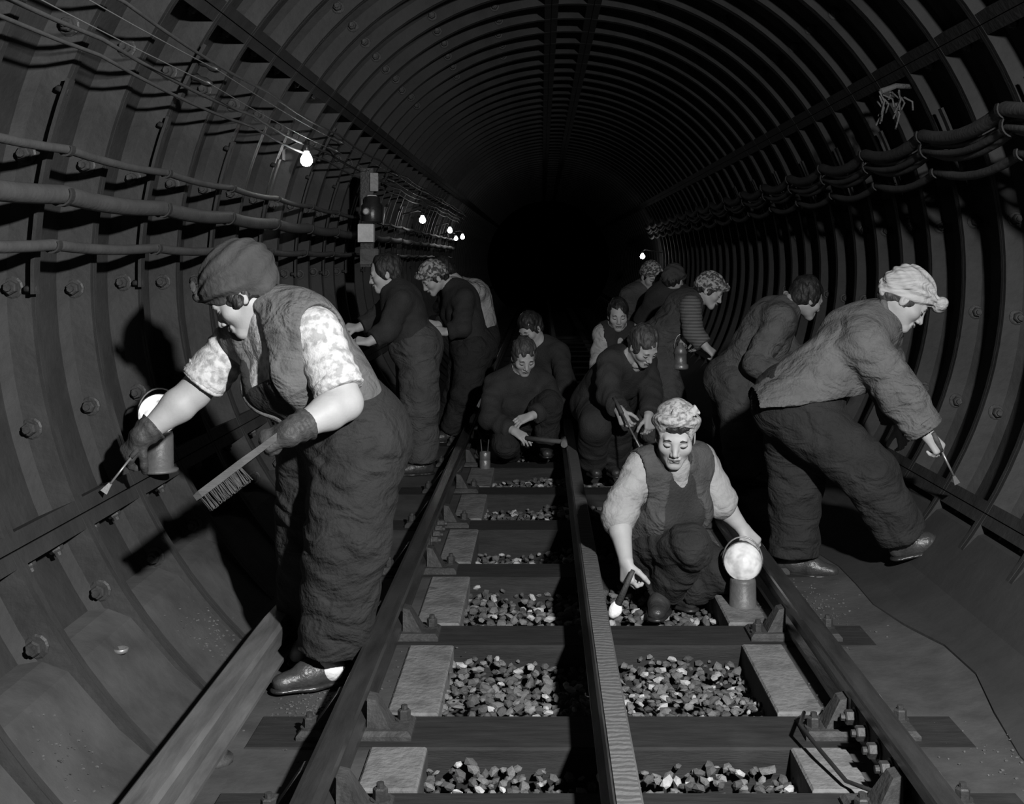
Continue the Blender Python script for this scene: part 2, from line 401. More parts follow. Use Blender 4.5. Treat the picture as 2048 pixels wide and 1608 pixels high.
# ---------------------------------------------------------------- rails
def bullhead(x):
    h = [(-.035, .150), (-.031, .157), (-.02, .160), (.02, .160), (.031, .157), (.035, .150), (.034, .122), (.010, .108), (.010, .058), (.030, .044), (.031, .026), (.024, .02)]
    p = h+[(-.024, .02), (-.031, .026), (-.030, .044), (-.010, .058), (-.010, .108), (-.034, .122)]
    return [(x+a, b) for a, b in reversed(p)]
XL, XR = XT-.7175-.035, XT+.7175+.035
def hexbolt(mb, p, axis, r=.02, h=.03):
    mb.lathe(p, [(r*1.35, 0), (r*1.35, .005)], 12, axis=axis, sm=False)
    mb.lathe(p, [(r, .004), (r, h), (r*.8, h+.004)], 6, axis=axis, sm=False)
    mb.lathe(p, [(r*.5, .004), (r*.5, h+.016)], 8, axis=axis, sm=False); return mb
def running_rail(x, inner, label, plates):
    root = empty('running_rail', (x, 3.0, 0), label, 'rail')
    MB().extrude_y(bullhead(x), 1.3, YE).build('rail_bar', M['rail'], root)
    for d in SL:
        if d > 14: break
        yc = d-.125
        c = MB(); c.box((x-.17, yc-.075, -.004), (x+.17, yc+.075, .026), .012)
        for sg, hgt, wd in ((inner, .112, .075), (-inner, .13, .095)):           # jaws clasping the web
            a = x+sg*.034; b = x+sg*(.034+wd)
            V = [(a, yc-.035, .02), (b, yc-.05, .02), (b, yc+.05, .02), (a, yc+.035, .02), (a, yc-.03, hgt), (a+sg*.025, yc-.03, hgt-.006), (a+sg*.025, yc+.03, hgt-.006), (a, yc+.03, hgt)]
            c.add(V, [(0,3,2,1),(4,5,6,7),(0,1,5,4),(1,2,6,5),(2,3,7,6),(3,0,4,7)])
        ch = c.build('rail_chair', M['chair'], root)
        for sg in (-1, 1):
            hexbolt(MB(), (x+sg*.138, yc+sg*.03, .024), (0, 0, 1)).build('bolt', M['bolt'], ch)
        kx = x-inner*.022                                                          # oak key driven in on the outer side
        MB().box((min(kx-inner*.0, kx-inner*.03), yc-.09, .05), (max(kx-inner*.0, kx-inner*.03), yc+.09, .11)).build('key', M['wood'], ch)
    for yj in plates:
        f = MB(); a = x+inner*.011; b = x+inner*.03
        f.box((min(a, b), yj-.24, .05), (max(a, b), yj+.24, .115)); a2 = x-inner*.011; b2 = x-inner*.03
        f.box((min(a2, b2), yj-.24, .05), (max(a2, b2), yj+.24, .115))
        fp = f.build('fishplate', M['rail_side'], root)
        for dy in (-.18, -.06, .06, .18): hexbolt(MB(), (b, yj+dy, .083), (inner, 0, 0), .022, .03).build('bolt', M['bolt'], fp)
    return root
running_rail(XL, 1, 'worn bullhead running rail beside the woman in the dark turban', [5.9])
running_rail(XR, -1, 'worn bullhead running rail with bolted fishplate beside the block lamp', [3.33])
def insulator(x, y, zt, parent):
    MB().lathe((x, y, -.004), [(.06, 0), (.06, .015), (.04, .02), (.045, .03), (.035, .035), (.035, zt)], 14).build('insulator', M['white_paint'] if False else M['chair'], parent)
nr = empty('conductor_rail', (XT, 3.0, 0), 'middle conductor rail with rippled worn top between the running rails', 'rail')
w = .034
MB().extrude_y([(XT-w, .120), (XT-.014, .112), (XT-.012, .09), (XT-.05, .078), (XT-.05, .068), (XT+.05, .068), (XT+.05, .078), (XT+.012, .09), (XT+.014, .112), (XT+w, .120), (XT+w, .188), (XT+w-.006, .194), (XT-w+.006, .194), (XT-w, .188)], 1.3, YE).build('rail_bar', M['cond'], nr)
MB().box((XT-w+.006, 1.3, .193), (XT+w-.006, YE, .1965)).build('running_surface', M['worn_rail'], nr)
for d in SL[1::3]: insulator(XT, d-.12, .076, nr)
XP = -.934
pr = empty('conductor_rail', (XP, 3.0, 0), 'short outer conductor rail ending beside the feet of the woman in the dark turban', 'rail')
w = .046
pp = [(XP-.055, .062), (XP-.055, .05), (XP+.055, .05), (XP+.055, .062), (XP+.016, .075), (XP+.016, .095), (XP+w, .105), (XP+w, .160), (XP+w-.012, .172), (XP-w+.012, .172), (XP-w, .160), (XP-w, .105), (XP-.016, .095), (XP-.016, .075)]
rb = MB(); n = len(pp); V = []; st = [(1.3, 0), (4.2, 0), (4.56, -.02)]
for (y, dz) in st: V += [(x, y, z+dz) for x, z in pp]
Fp = [(i*n+j, i*n+(j+1) % n, (i+1)*n+(j+1) % n, (i+1)*n+j) for i in range(2) for j in range(n)]
rb.add(V, Fp+[tuple(range(n-1, -1, -1)), tuple(range(2*n, 3*n))])
rb.build('rail_bar', M['cond'], pr)
for y in (2.3, 3.4, 4.35): insulator(XP, y, .058, pr)
MB().tube([q(1608, 1425, 3.62), q(1600, 1450, 3.5), q(1640, 1500, 3.35), q(1692, 1562, 3.2), q(1740, 1580, 3.12), q(1800, 1590, 3.1), q(1850, 1630, 3.0)], .006, 8).build('bond_wire', M['black_paint'], label='thin black bond wire looping past the right-hand rail joint', cat='wire')

# ---------------------------------------------------------------- cables on the walls
def sag_path(a, r, ys, sag, jit=0.0):
    P = []
    for i in range(len(ys)-1):
        for t in np.linspace(0, 1, 7)[:-1]:
            p = cyl(a, r, ys[i]+(ys[i+1]-ys[i])*t); p.z -= sag*4*t*(1-t); p.x += jit*math.sin(i*2.3+t*3); P.append(p)
    P.append(cyl(a, r, ys[-1])); return P
HY = [Y0-.05+PITCH*2*k for k in range(-2, 18)]
LC = [(180-13.4, 1.775, .0145, .012, 'cable', 'thin upper cable slung along the left wall above the thick cable'),
      (180-8.75, 1.765, .031, .014, 'cable', 'thick pale cable slung along the left wall'),
      (180-3.5, 1.775, .0185, .012, 'cable', 'medium lower cable slung along the left wall below the thick cable')]
for a, r, rad, sag, m, lab in LC:
    MB().tube(sag_path(a, r, HY, sag), rad, 12).build('cable', M[m], label=lab, cat='cable')
def hook(mb, c, rad, wall_dir, th=.006, wid=.03):
    """J hook of flat bar that carries a cable"""
    out = Vector((wall_dir, 0, 0)); P = []
    for i in range(11):
        t = math.radians(-20-i*19); P.append(c+(out*math.cos(t)+Vector((0, 0, 1))*math.sin(t))*(rad+th))
    P = [c+out*(rad+.075)+Vector((0, 0, .01)), c+out*(rad+.03)+Vector((0, 0, -.005))]+P
    V = []; F = []
    for i, p in enumerate(P):
        t = (P[min(i+1, len(P)-1)]-P[max(i-1, 0)]).normalized(); nrm = Vector((-t.z, 0, t.x))*th*.5
        V += [p+nrm+Vector((0, -wid/2, 0)), p-nrm+Vector((0, -wid/2, 0)), p-nrm+Vector((0, wid/2, 0)), p+nrm+Vector((0, wid/2, 0))]
    for i in range(len(P)-1):
        for j in range(4): F.append((i*4+j, i*4+(j+1) % 4, (i+1)*4+(j+1) % 4, (i+1)*4+j))
    F += [(3, 2, 1, 0), tuple(len(V)-4+j for j in range(4))]
    mb.add(V, F); return mb
def strap(a0, a1, r, y, wid=.045, th=.012):
    mb = MB(); V = []; F = []; n = 8
    for i in range(n+1):
        a = a0+(a1-a0)*i/n
        for (rr, yy) in ((r, -wid/2), (r, wid/2), (r+th, wid/2), (r+th, -wid/2)): V.append(cyl(a, rr, y+yy))
    for i in range(n):
        for j in range(4): F.append((i*4+j, i*4+(j+1) % 4, (i+1)*4+(j+1) % 4, (i+1)*4+j))
    F += [(3, 2, 1, 0), tuple(n*4+j for j in range(4))]
    return mb.add(V, F)
for y in HY[:15]:
    h = empty('cable_hanger', cyl(180, 1.8, y), 'iron strap hanger with three hooks carrying the cables on the left wall', 'cable hanger', 'cable hangers on the left wall')
    st_ = strap(180-20.3, 181.5, 1.822, y)
    for a in (180-19, 181): st_.tube([cyl(a, 1.82, y), cyl(a, 1.86, y)], .012, 6)
    st_.build('strap', M['iron'], h)
    for a, r, rad, *_ in LC: hook(MB(), cyl(a, r, y), rad, -1).build('hook', M['iron'], h)
RC = [(22.2, 1.715, .031, .05, 'cable_dark', 'single thick cable at the top of the right wall cable run'),
      (19.9, 1.70, .016, .05, 'cable_dark', 'front cable of the bundle hung in the middle of the right wall run'),
      (19.1, 1.72, .015, .056, 'cable_dark', 'lower cable of the bundle hung in the middle of the right wall run'),
      (20.5, 1.735, .014, .046, 'cable_dark', 'upper cable of the bundle hung in the middle of the right wall run'),
      (16.1, 1.72, .0195, .05, 'cable_dark', 'thin lowest cable drooping along the right wall')]
HR = [Y0-.2+PITCH*2*k for k in range(-2, 18)]
for a, r, rad, sag, m, lab in RC:
    MB().tube(sag_path(a, r, HR, sag), rad, 10).build('cable', M[m], label=lab, cat='cable')
for y in HR[:15]:
    h = empty('cable_hanger', cyl(19, 1.8, y), 'iron hanger with curled hooks carrying the drooping cables on the right wall', 'cable hanger', 'cable hangers on the right wall')
    st_ = strap(14, 25, 1.835, y)
    st_.build('strap', M['iron'], h)
    for a, r, rad in ((22.2, 1.715, .034), (19.9, 1.715, .04), (16.1, 1.72, .024)): hook(MB(), cyl(a, r, y), rad, 1).build('hook', M['iron'], h)
for i, (a, r, wr) in enumerate(((180-26.3, 1.72, .0022), (180-28.4, 1.72, .0022))):
    MB().tube(sag_path(a, r, HY[::3]+[HY[-1]+.1], .015), wr, 6).build('telephone_wire', M['wire'], label=('lower' if i == 0 else 'upper')+' bare telephone wire strung high on the left wall', cat='wire')
for i, (a, r, wr) in enumerate(((180-23.6, 1.775, .007), (180-25.2, 1.79, .008), (180-29.6, 1.78, .007))):
    MB().tube(sag_path(a, r, HY[::2]+[HY[-1]+.1], .02, .004), wr, 6).build('wall_cable', M['cable'], label=('lowest', 'middle', 'highest')[i]+' of the thin cables clipped high on the left wall', cat='cable')
for k, y in enumerate(HY[::3][:5]):
    t = empty('wire_bracket', cyl(180-27, 1.8, y), 'small iron bracket with insulators holding the telephone wires on the left wall', 'bracket', 'telephone wire brackets on the left wall')
    strap(180-30.5, 180-22.8, 1.81, y, .04, .015).build('strap', M['iron'], t)
    for a in (180-26.3, 180-28.4): MB().lathe(cyl(a, 1.815, y), [(.012, 0), (.018, .02), (.012, .04), (.018, .06), (.014, .085), (.008, .095)], 10, axis=-(cyl(a, 1, 0)-cyl(a, 0, 0))).build('insulator', M['black_paint'], t)
# frayed cable tail on the right wall
fr_ = MB(); c0 = q(1762, 195, 5.9)
for i in range(14):
    a = c0+Vector((rng.uniform(-.04, .1), rng.uniform(-.05, .05), rng.uniform(-.03, .05))); b = a+Vector((rng.uniform(-.03, .06), rng.uniform(-.04, .04), -rng.uniform(.05, .14)))
    fr_.tube([a, (a+b)/2+Vector((.02, 0, .01)), b], .005, 6)
fr_.tube([c0+Vector((.0, 0, .03)), c0+Vector((.08, .02, .06)), c0+Vector((.16, .05, .06))], .014, 8)
fr_.build('frayed_cable', M['denim_light'], label='frayed cable end hanging above the cables on the right wall', cat='cable')

# ---------------------------------------------------------------- tunnel lamps
def wall_lamp(p, label, side=-1, group=None, br=.036, detail=True):
    wall = Vector((XC+side*math.sqrt(max(0, (R+.03)**2-(p.z+.06-ZC)**2)), p.y, p.z+.06))
    t = empty('tunnel_lamp', p-Vector((0, 0, .06)), label, 'lamp', group)
    MB().lathe(p, [(.004, -br*1.05), (br*.6, -br*.9), (br*.95, -br*.4), (br, 0), (br*.85, br*.5), (br*.5, br*1.1), (br*.38, br*1.5)], 16).build('bulb', M['bulb'], t)
    MB().lathe(p, [(br*.45, br*1.4), (br*.5, br*1.5), (br*.5, br*2.4), (br*.3, br*2.6)], 12).build('lamp_holder', M['black_paint'], t)
    mb = MB(); mb.tube([p+Vector((0, 0, br*2.5)), p+Vector((side*.05, 0, br*3)), wall], .008, 8)
    mb.box((wall.x-.02, wall.y-.04, wall.z-.06), (wall.x+.02, wall.y+.04, wall.z+.05)); mb.build('wall_bracket', M['iron'], t)
    return t
wall_lamp(q(613, 320, 7.0), 'bare lit bulb on the left wall nearest the woman in the dark turban')
wall_lamp(q(845, 440, 13.4), 'bare lit bulb on the left wall beyond the white signal board')
wall_lamp(q(900, 461, 17.5), 'upper of the three small far lit bulbs on the left wall')
wall_lamp(q(912, 477, 18.8), 'lower of the three small far lit bulbs on the left wall', br=.03)
wall_lamp(q(925, 474, 20.2), 'farthest small lit bulb on the left wall deep in the tunnel')
wall_lamp(q(1285, 513, 20.5), 'single small lit bulb on the right wall deep in the tunnel', 1, br=.04)
# signal equipment board on the left wall
c = q(741, 440, 9.2)
t = empty('signal_board', c-Vector((0, 0, .32)), 'white board carrying a black signal box on the left wall', 'signal')
MB().box((c.x-.08, c.y, c.z-.34), (c.x+.06, c.y+.03, c.z-.22), .004).build('lower_plate', M['denim_light'], t)
MB().box((c.x-.09, c.y-.05, c.z-.17), (c.x+.03, c.y+.03, c.z-.03), .006).build('junction_box', M['white_paint'], t)
MB().lathe((c.x+.02, c.y-.06, c.z-.02), [(.075, 0), (.08, .01), (.08, .13), (.06, .15), (.06, .19), (.03, .2)], 18).build('signal_box', M['black_paint'], t)
MB().lathe((c.x-.01, c.y-.14, c.z+.06), [(.03, 0), (.03, .02), (.02, .03)], 14, axis=(0, -1, 0)).build('lens', M['steel_bright'], t)
MB().box((c.x-.02, c.y-.03, c.z+.11), (c.x+.05, c.y+.02, c.z+.19), .006).build('name_plate', M['white_paint'], t)
MB().box((c.x+.0, c.y-.02, c.z+.22), (c.x+.06, c.y+.02, c.z+.36), .004).build('upper_plate', M['shirt_grey'], t)
MB().tube([c+Vector((-.06, -.05, 0)), c+Vector((-.06, -.05, .16))], .01, 8).build('conduit', M['tin'], t)
MB().box((c.x-.08, c.y+.02, c.z-.36), (c.x+.02, c.y+.06, c.z+.4)).build('backing', M['black_paint'], t)
MB().tube([c+Vector((.05, -.03, -.0)), c+Vector((.1, 0, -.04)), c+Vector((.11, 0, .1))], .008, 8).build('arm', M['tin'], t)

def globe_lamp(base, r, h, gm, label, face, bm='lamp_body'):
    """battery lamp: drum body on a flanged foot carrying a round glass globe with a reflector behind"""
    t = empty('hand_lamp', base, label, 'lamp'); b = Vector(base)
    MB().lathe(b, [(r*.95, 0), (r*.95, r*.12), (r*.72, r*.2), (r*.70, h*.9), (r*.66, h), (r*.3, h+r*.1)], 28).build('lamp_body', M[bm], t)
    c = b+Vector((0, 0, h+r*.9)); f = Vector(face).normalized()
    pr_ = [(r*math.sin(a), r*math.cos(a)) for a in np.linspace(math.pi*.55, 0.0, 14)]
    MB().lathe(c, [(x, y) for x, y in pr_], 32, axis=f).build('globe', M[gm], t)
    pr2 = [(r*.995*math.sin(a), r*.995*math.cos(a)) for a in np.linspace(math.pi, math.pi*.53, 12)]
    MB().lathe(c, pr2, 32, axis=f).build('reflector_shell', M['lamp_body'], t)
    MB().lathe(c, [(r*1.0, -r*.10), (r*1.05, -r*.06), (r*1.05, r*.0), (r*.99, r*.03)], 32, axis=f, cap=False).build('rim', M['tin'], t)
    s_ = f.cross(Vector((0, 0, 1))).normalized()
    mb = MB(); mb.tube([c+s_*(r*1.06)*math.cos(a)+Vector((0, 0, 1))*(r*1.3)*math.sin(a)-f*.02 for a in np.linspace(-.1, math.pi+.1, 16)], .0035, 6)
    mb.build('handle', M['tin'], t)
    return t
globe_lamp((.822, 4.9, -.005), .076, .125, 'globe', 'round glass hand lamp standing on the concrete by the crouching woman', (-.12, -1, .12))
gl = cyl(204.0, R-.035, 4.55)
globe_lamp((gl.x-.012, 4.55, cyl(204.3, R, 4.55).z+.02), .075, .15, 'globe_left', 'round glass hand lamp standing on the wall ledge behind the bare outstretched arm', (.22, -1, .1))
# ---------------------------------------------------------------- people: smooth bodies and clothes from blended volumes
def A(v): return np.array(v, dtype=np.float32)
def nrm(v):
    v = np.array(v, dtype=np.float64); return v/np.linalg.norm(v)
class Vol:
    def __init__(s, lo, hi, res, fine=()):
        s.ax = []
        for i in range(3):
            c = [lo[i]]
            while c[-1] < hi[i]:
                st = res
                for (fl_lo, fl_hi, fr) in fine:
                    if fl_lo[i] <= c[-1] <= fl_hi[i]: st = min(st, fr)
                c.append(c[-1]+st)
            s.ax.append(np.array(c, dtype=np.float32))
        s.D = np.full([len(a) for a in s.ax], 0.3, dtype=np.float32)
    def blk(s, lo, hi):
        sl = []
        for i in range(3):
            a = max(0, np.searchsorted(s.ax[i], lo[i])-1); b = min(len(s.ax[i]), np.searchsorted(s.ax[i], hi[i])+1)
            if b <= a: return None
            sl.append(slice(a, b))
        return tuple(sl), s.ax[0][sl[0]][:, None, None], s.ax[1][sl[1]][None, :, None], s.ax[2][sl[2]][None, None, :]
    def comb(s, sl, d, k, sub=False):
        a = s.D[sl]
        if sub:
            h = np.clip(.5-.5*(a+d)/k, 0, 1); s.D[sl] = a*(1-h)+(-d)*h+k*h*(1-h)
        else:
            h = np.clip(.5+.5*(d-a)/k, 0, 1); s.D[sl] = d*(1-h)+a*h-k*h*(1-h)
    def cone(s, a, b, ra, rb, k=.02, flat=None, fold=None, sub=False, cap=''):
        a = A(a); b = A(b); mr = max(ra, rb)+k+.02
        r = s.blk(np.minimum(a, b)-mr, np.maximum(a, b)+mr)
        if r is None: return s
        sl, X, Y, Z = r; ab = b-a; L2 = float(ab@ab)+1e-9
        x, y, z = X-a[0], Y-a[1], Z-a[2]
        tu = (x*ab[0]+y*ab[1]+z*ab[2])/L2; t = np.clip(tu, -9 if 'a' in cap else 0, 9 if 'b' in cap else 1)
        wx, wy, wz = x-t*ab[0], y-t*ab[1], z-t*ab[2]; sc = 1.0
        if flat:
            n, f = A(nrm(flat[0])), flat[1]; wn = (wx*n[0]+wy*n[1]+wz*n[2])*(1/f-1)
            wx, wy, wz = wx+wn*n[0], wy+wn*n[1], wz+wn*n[2]; sc = .5+.5*f
        d = (np.sqrt(wx*wx+wy*wy+wz*wz)-(ra+(rb-ra)*np.clip(t, 0, 1)))*sc
        if fold:
            amp, lam = fold[0], fold[1]; L = math.sqrt(L2); ph = fold[2] if len(fold) > 2 else 0
            d = d+amp*np.sin(2*math.pi*(t*L/lam)+ph+1.6*np.sin(X*31+Z*17+ph)+1.3*np.sin(Y*37-Z*23))
        if 'b' in cap: d = np.maximum(d, (tu-1)*math.sqrt(L2))
        if 'a' in cap: d = np.maximum(d, -tu*math.sqrt(L2))
        s.comb(sl, d, k, sub); return s
    def ell(s, c, rad, Rm=None, k=.02, sub=False):
        c = A(c); rad = A(rad); mr = float(max(rad))+k+.02
        r = s.blk(c-mr, c+mr)
        if r is None: return s
        sl, X, Y, Z = r; x, y, z = X-c[0], Y-c[1], Z-c[2]
        if Rm is not None:
            Rm = np.array(Rm, dtype=np.float32)      # rows: local axes in world
            x, y, z = (x*Rm[0, 0]+y*Rm[0, 1]+z*Rm[0, 2], x*Rm[1, 0]+y*Rm[1, 1]+z*Rm[1, 2], x*Rm[2, 0]+y*Rm[2, 1]+z*Rm[2, 2])
        qx, qy, qz = x/rad[0], y/rad[1], z/rad[2]
        n = np.sqrt(qx*qx+qy*qy+qz*qz)+1e-6; g = np.sqrt((qx/rad[0])**2+(qy/rad[1])**2+(qz/rad[2])**2)+1e-6
        s.comb(sl, n*(n-1)/g, k, sub); return s
    def cut(s, p, n):
        """remove everything on the side n points to"""
        n = A(nrm(n)); p = A(p); X, Y, Z = s.ax[0][:, None, None], s.ax[1][None, :, None], s.ax[2][None, None, :]
        d = (X-p[0])*n[0]+(Y-p[1])*n[1]+(Z-p[2])*n[2]; s.D = np.maximum(s.D, d); return s
    def lump(s, amp, f, seed=0):
        idx = np.nonzero(np.abs(s.D) < .04)
        x, y, z = s.ax[0][idx[0]], s.ax[1][idx[1]], s.ax[2][idx[2]]; rs = np.random.RandomState(seed); d = 0
        for o in range(3):
            w = rs.normal(size=(3, 3))*f*(1.6**o); p = rs.uniform(0, 6, 3)
            d = d+1.7*(.6-np.abs(np.sin(.5*(x*w[0, 0]+y*w[0, 1]+z*w[0, 2]+p[0]+1.8*np.sin(x*w[1, 0]*.6+y*w[1, 1]*.6+z*w[1, 2]*.6+p[1])))))/(1.5**o)
        s.D[idx] += amp*d.astype(np.float32); return s
    def mesh(s):
        D = s.D; ins = D < 0
        c = [ins[i:ins.shape[0]-1+i, j:ins.shape[1]-1+j, k:ins.shape[2]-1+k] for i in (0, 1) for j in (0, 1) for k in (0, 1)]
        anyv = c[0].copy(); allv = c[0].copy()
        for m in c[1:]: anyv |= m; allv &= m
        act = anyv & ~allv; I = np.argwhere(act); n = len(I)
        vid = np.full(act.shape, -1, dtype=np.int32); vid[tuple(I.T)] = np.arange(n)
        offs = np.array([(i, j, k) for i in (0, 1) for j in (0, 1) for k in (0, 1)])
        val = np.stack([D[tuple((I+o).T)] for o in offs], 1)
        pos = np.stack([np.stack([s.ax[a][I[:, a]+o[a]] for a in range(3)], 1) for o in offs], 1)
        P = np.zeros((n, 3)); cnt = np.zeros(n)
        for e0 in range(8):
            for bit in (1, 2, 4):
                if e0 & bit: continue
                e1 = e0 | bit; v0, v1 = val[:, e0], val[:, e1]; m = (v0 < 0) != (v1 < 0)
                t = np.where(m, v0/np.where(m, v0-v1, 1), 0)
                P += np.where(m[:, None], pos[:, e0]+(pos[:, e1]-pos[:, e0])*t[:, None], 0); cnt += m
        P /= cnt[:, None]; Fq = []
        for a in range(3):
            b_, c_ = (a+1) % 3, (a+2) % 3
            s0 = [slice(None)]*3; s1 = [slice(None)]*3; s0[a] = slice(0, -1); s1[a] = slice(1, None)
            ed = ins[tuple(s0)] != ins[tuple(s1)]; E = np.argwhere(ed)
            E = E[(E[:, b_] > 0) & (E[:, c_] > 0) & (E[:, b_] < act.shape[b_]) & (E[:, c_] < act.shape[c_])]
            if not len(E): continue
            fl_ = ins[tuple(E.T)]; o1 = np.zeros(3, int); o2 = np.zeros(3, int); o1[b_] = 1; o2[c_] = 1
            quad = np.stack([vid[tuple((E-o1-o2).T)], vid[tuple((E-o2).T)], vid[tuple(E.T)], vid[tuple((E-o1).T)]], 1)
            quad[~fl_] = quad[~fl_][:, ::-1]; Fq.append(quad)
        Fq = np.concatenate(Fq); return P, Fq[(Fq >= 0).all(1)]
    def build(s, name, m, parent, label=None, soft=0):
        P, Fq = s.mesh()
        for _ in range(soft):
            acc = np.zeros_like(P); cn = np.zeros(len(P))
            for i in range(4):
                np.add.at(acc, Fq[:, i], P[Fq[:, (i+1) % 4]]); np.add.at(cn, Fq[:, i], 1)
            P = .5*P+.5*acc/np.maximum(cn, 1)[:, None]
        P = P-np.array(root_loc(parent)); me = bpy.data.meshes.new(name)
        me.vertices.add(len(P)); me.vertices.foreach_set('co', P.astype(np.float32).ravel())
        me.loops.add(len(Fq)*4); me.loops.foreach_set('vertex_index', Fq.astype(np.int32).ravel())
        me.polygons.add(len(Fq)); me.polygons.foreach_set('loop_start', np.arange(0, len(Fq)*4, 4, dtype=np.int32))
        me.polygons.foreach_set('use_smooth', np.ones(len(Fq), bool)); me.update(calc_edges=True)
        me.materials.append(m); o = link(name, me, parent)
        if label: o['label'] = label
        return o

def bbox(pts, pad):
    p = np.array([list(v) for v in pts]); return p.min(0)-pad, p.max(0)+pad

class HeadFrame:
    def __init__(s, c, fwd, up, sc=1.0):
        s.c = np.array(c, float); s.f = nrm(fwd); u = np.array(up, float); s.u = nrm(u-s.f*(u@s.f)); s.r = np.cross(s.f, s.u); s.s = sc
        s.Rm = np.array([s.r, s.f, s.u])
    def __call__(s, x, y, z): return s.c+(s.r*x+s.f*y+s.u*z)*s.s
def head_sdf(V, H, neck):
    s = H.s; e = lambda c, r, k, sub=False: V.ell(H(*c), [a*s for a in r], H.Rm, k, sub)
    cn = lambda a, b, ra, rb, k, sub=False: V.cone(H(*a), H(*b), ra*s, rb*s, k, sub=sub)
    e((0, -.012, .028), (.074, .096, .086), .02); e((0, .028, -.03), (.061, .064, .080), .03)
    for x in (-1, 1):
        cn((x*.046, -.005, -.052), (x*.013, .068, -.098), .019, .017, .028)
        e((x*.043, .056, -.032), (.022, .024, .022), .025)
    cn((-.034, .079, .014), (.034, .079, .014), .011, .011, .016)
    cn((-.008, .075, -.101), (.008, .075, -.101), .016, .016, .02)
    for x in (-1, 1): e((x*.032, .100, -.006), (.019, .018, .013), .010, True)
    for x in (-1, 1): e((x*.031, .0755, -.006), (.0165, .0145, .0125), .004)
    cn((0, .084, .004), (0, .108, -.037), .0085, .0112, .018)
    for x in (-1, 1): e((x*.0125, .098, -.043), (.008, .010, .008), .006)
    cn((-.019, .086, -.067), (0, .0945, -.065), .006, .007, .008); cn((.019, .086, -.067), (0, .0945, -.065), .006, .007, .008)
    cn((-.016, .085, -.080), (.016, .085, -.080), .0085, .0085, .008)
    cn((-.023, .093, -.0735), (.023, .093, -.0735), .0028, .0028, .004, True)
    for x in (-1, 1):
        e((x*.076, -.008, -.018), (.009, .018, .031), .006); e((x*.085, -.004, -.014), (.006, .009, .018), .004, True)
    V.cone(H(0, -.028, -.05), neck, .054*s, .060*s, .03)
def face_parts(H, root, browm='hair_mid', lids=True):
    s = H.s
    for x in (-1, 1):
        MB().tube([Vector(H(x*.013, .0905, .013)), Vector(H(x*.028, .0915, .019)), Vector(H(x*.046, .0855, .014))], [.003*s, .0042*s, .002*s], 6).build('eyebrow', M[browm], root)
        MB().tube([Vector(H(x*.016, .0835, -.0085)), Vector(H(x*.024, .0895, -.0115)), Vector(H(x*.033, .0905, -.012)), Vector(H(x*.041, .0865, -.0105)), Vector(H(x*.049, .0775, -.007))], [.0012*s, .0025*s, .0028*s, .0025*s, .0012*s], 6).build('eyelash', M['hair'], root)
    V = Vol(*bbox([H(0, .09, -.073)], .035*s), .0025*s)
    V.cone(H(-.019, .0885, -.0685), H(0, .0975, -.067), .0045*s, .0068*s, .005).cone(H(.019, .0885, -.0685), H(0, .0975, -.067), .0045*s, .0068*s, .005)
    V.cone(H(-.014, .0885, -.0795), H(.014, .0885, -.0795), .0082*s, .0082*s, .005); V.cone(H(-.023, .0965, -.0738), H(.023, .0965, -.0738), .0026*s, .0026*s, .003, sub=True)
    V.build('lips', M['lip'], root)

def hand_sdf(V, w, d, n, right, curl=(.5, .6, .4), infl=0.0, sc=1.0, thumb=.9, spread=.05):
    """wrist w, finger direction d, n = normal of the back of the hand"""
    w = np.array(w, float); d = nrm(d); n = np.array(n, float); n = nrm(n-d*(n@d)); t = np.cross(n, d)*(1 if right else -1)
    g = infl
    for i, (o, ln) in enumerate(((.030, .070), (.010, .078), (-.010, .072), (-.028, .056))):
        k0 = w+(d*(.078-.004*abs(i-1))+t*o)*sc; V.cone(w+t*o*.55*sc+d*.005, k0, (.0145+g)*sc, (.0125+g)*sc, .016)
        p = k0; dd = nrm(d+t*o*spread*20*.05); ang = 0; nn = n
        for j, fr in enumerate((.45, .31, .24)):
            ang += curl[j]*(1+.12*(i-1)); v = dd*math.cos(ang)-nn*math.sin(ang); p2 = p+v*ln*fr*sc*1.02
            V.cone(p, p2, (.0092-.0009*j+g)*sc, (.0086-.0010*j+g)*sc, .004); p = p2
    p = w+(d*.022+t*.024-n*.006)*sc; v = nrm(t*.62+d*.62-n*.45)
    for j, ln in enumerate((.036, .032, .026)):
        p2 = p+v*ln*sc; V.cone(p, p2, (.0125-.0012*j+g)*sc, (.0112-.0014*j+g)*sc, .008 if j == 0 else .004); p = p2
        v = nrm(v+(-t*.35-n*.35+d*.25)*thumb)
def lerp(a, b, t): return np.array(a, float)*(1-t)+np.array(b, float)*t

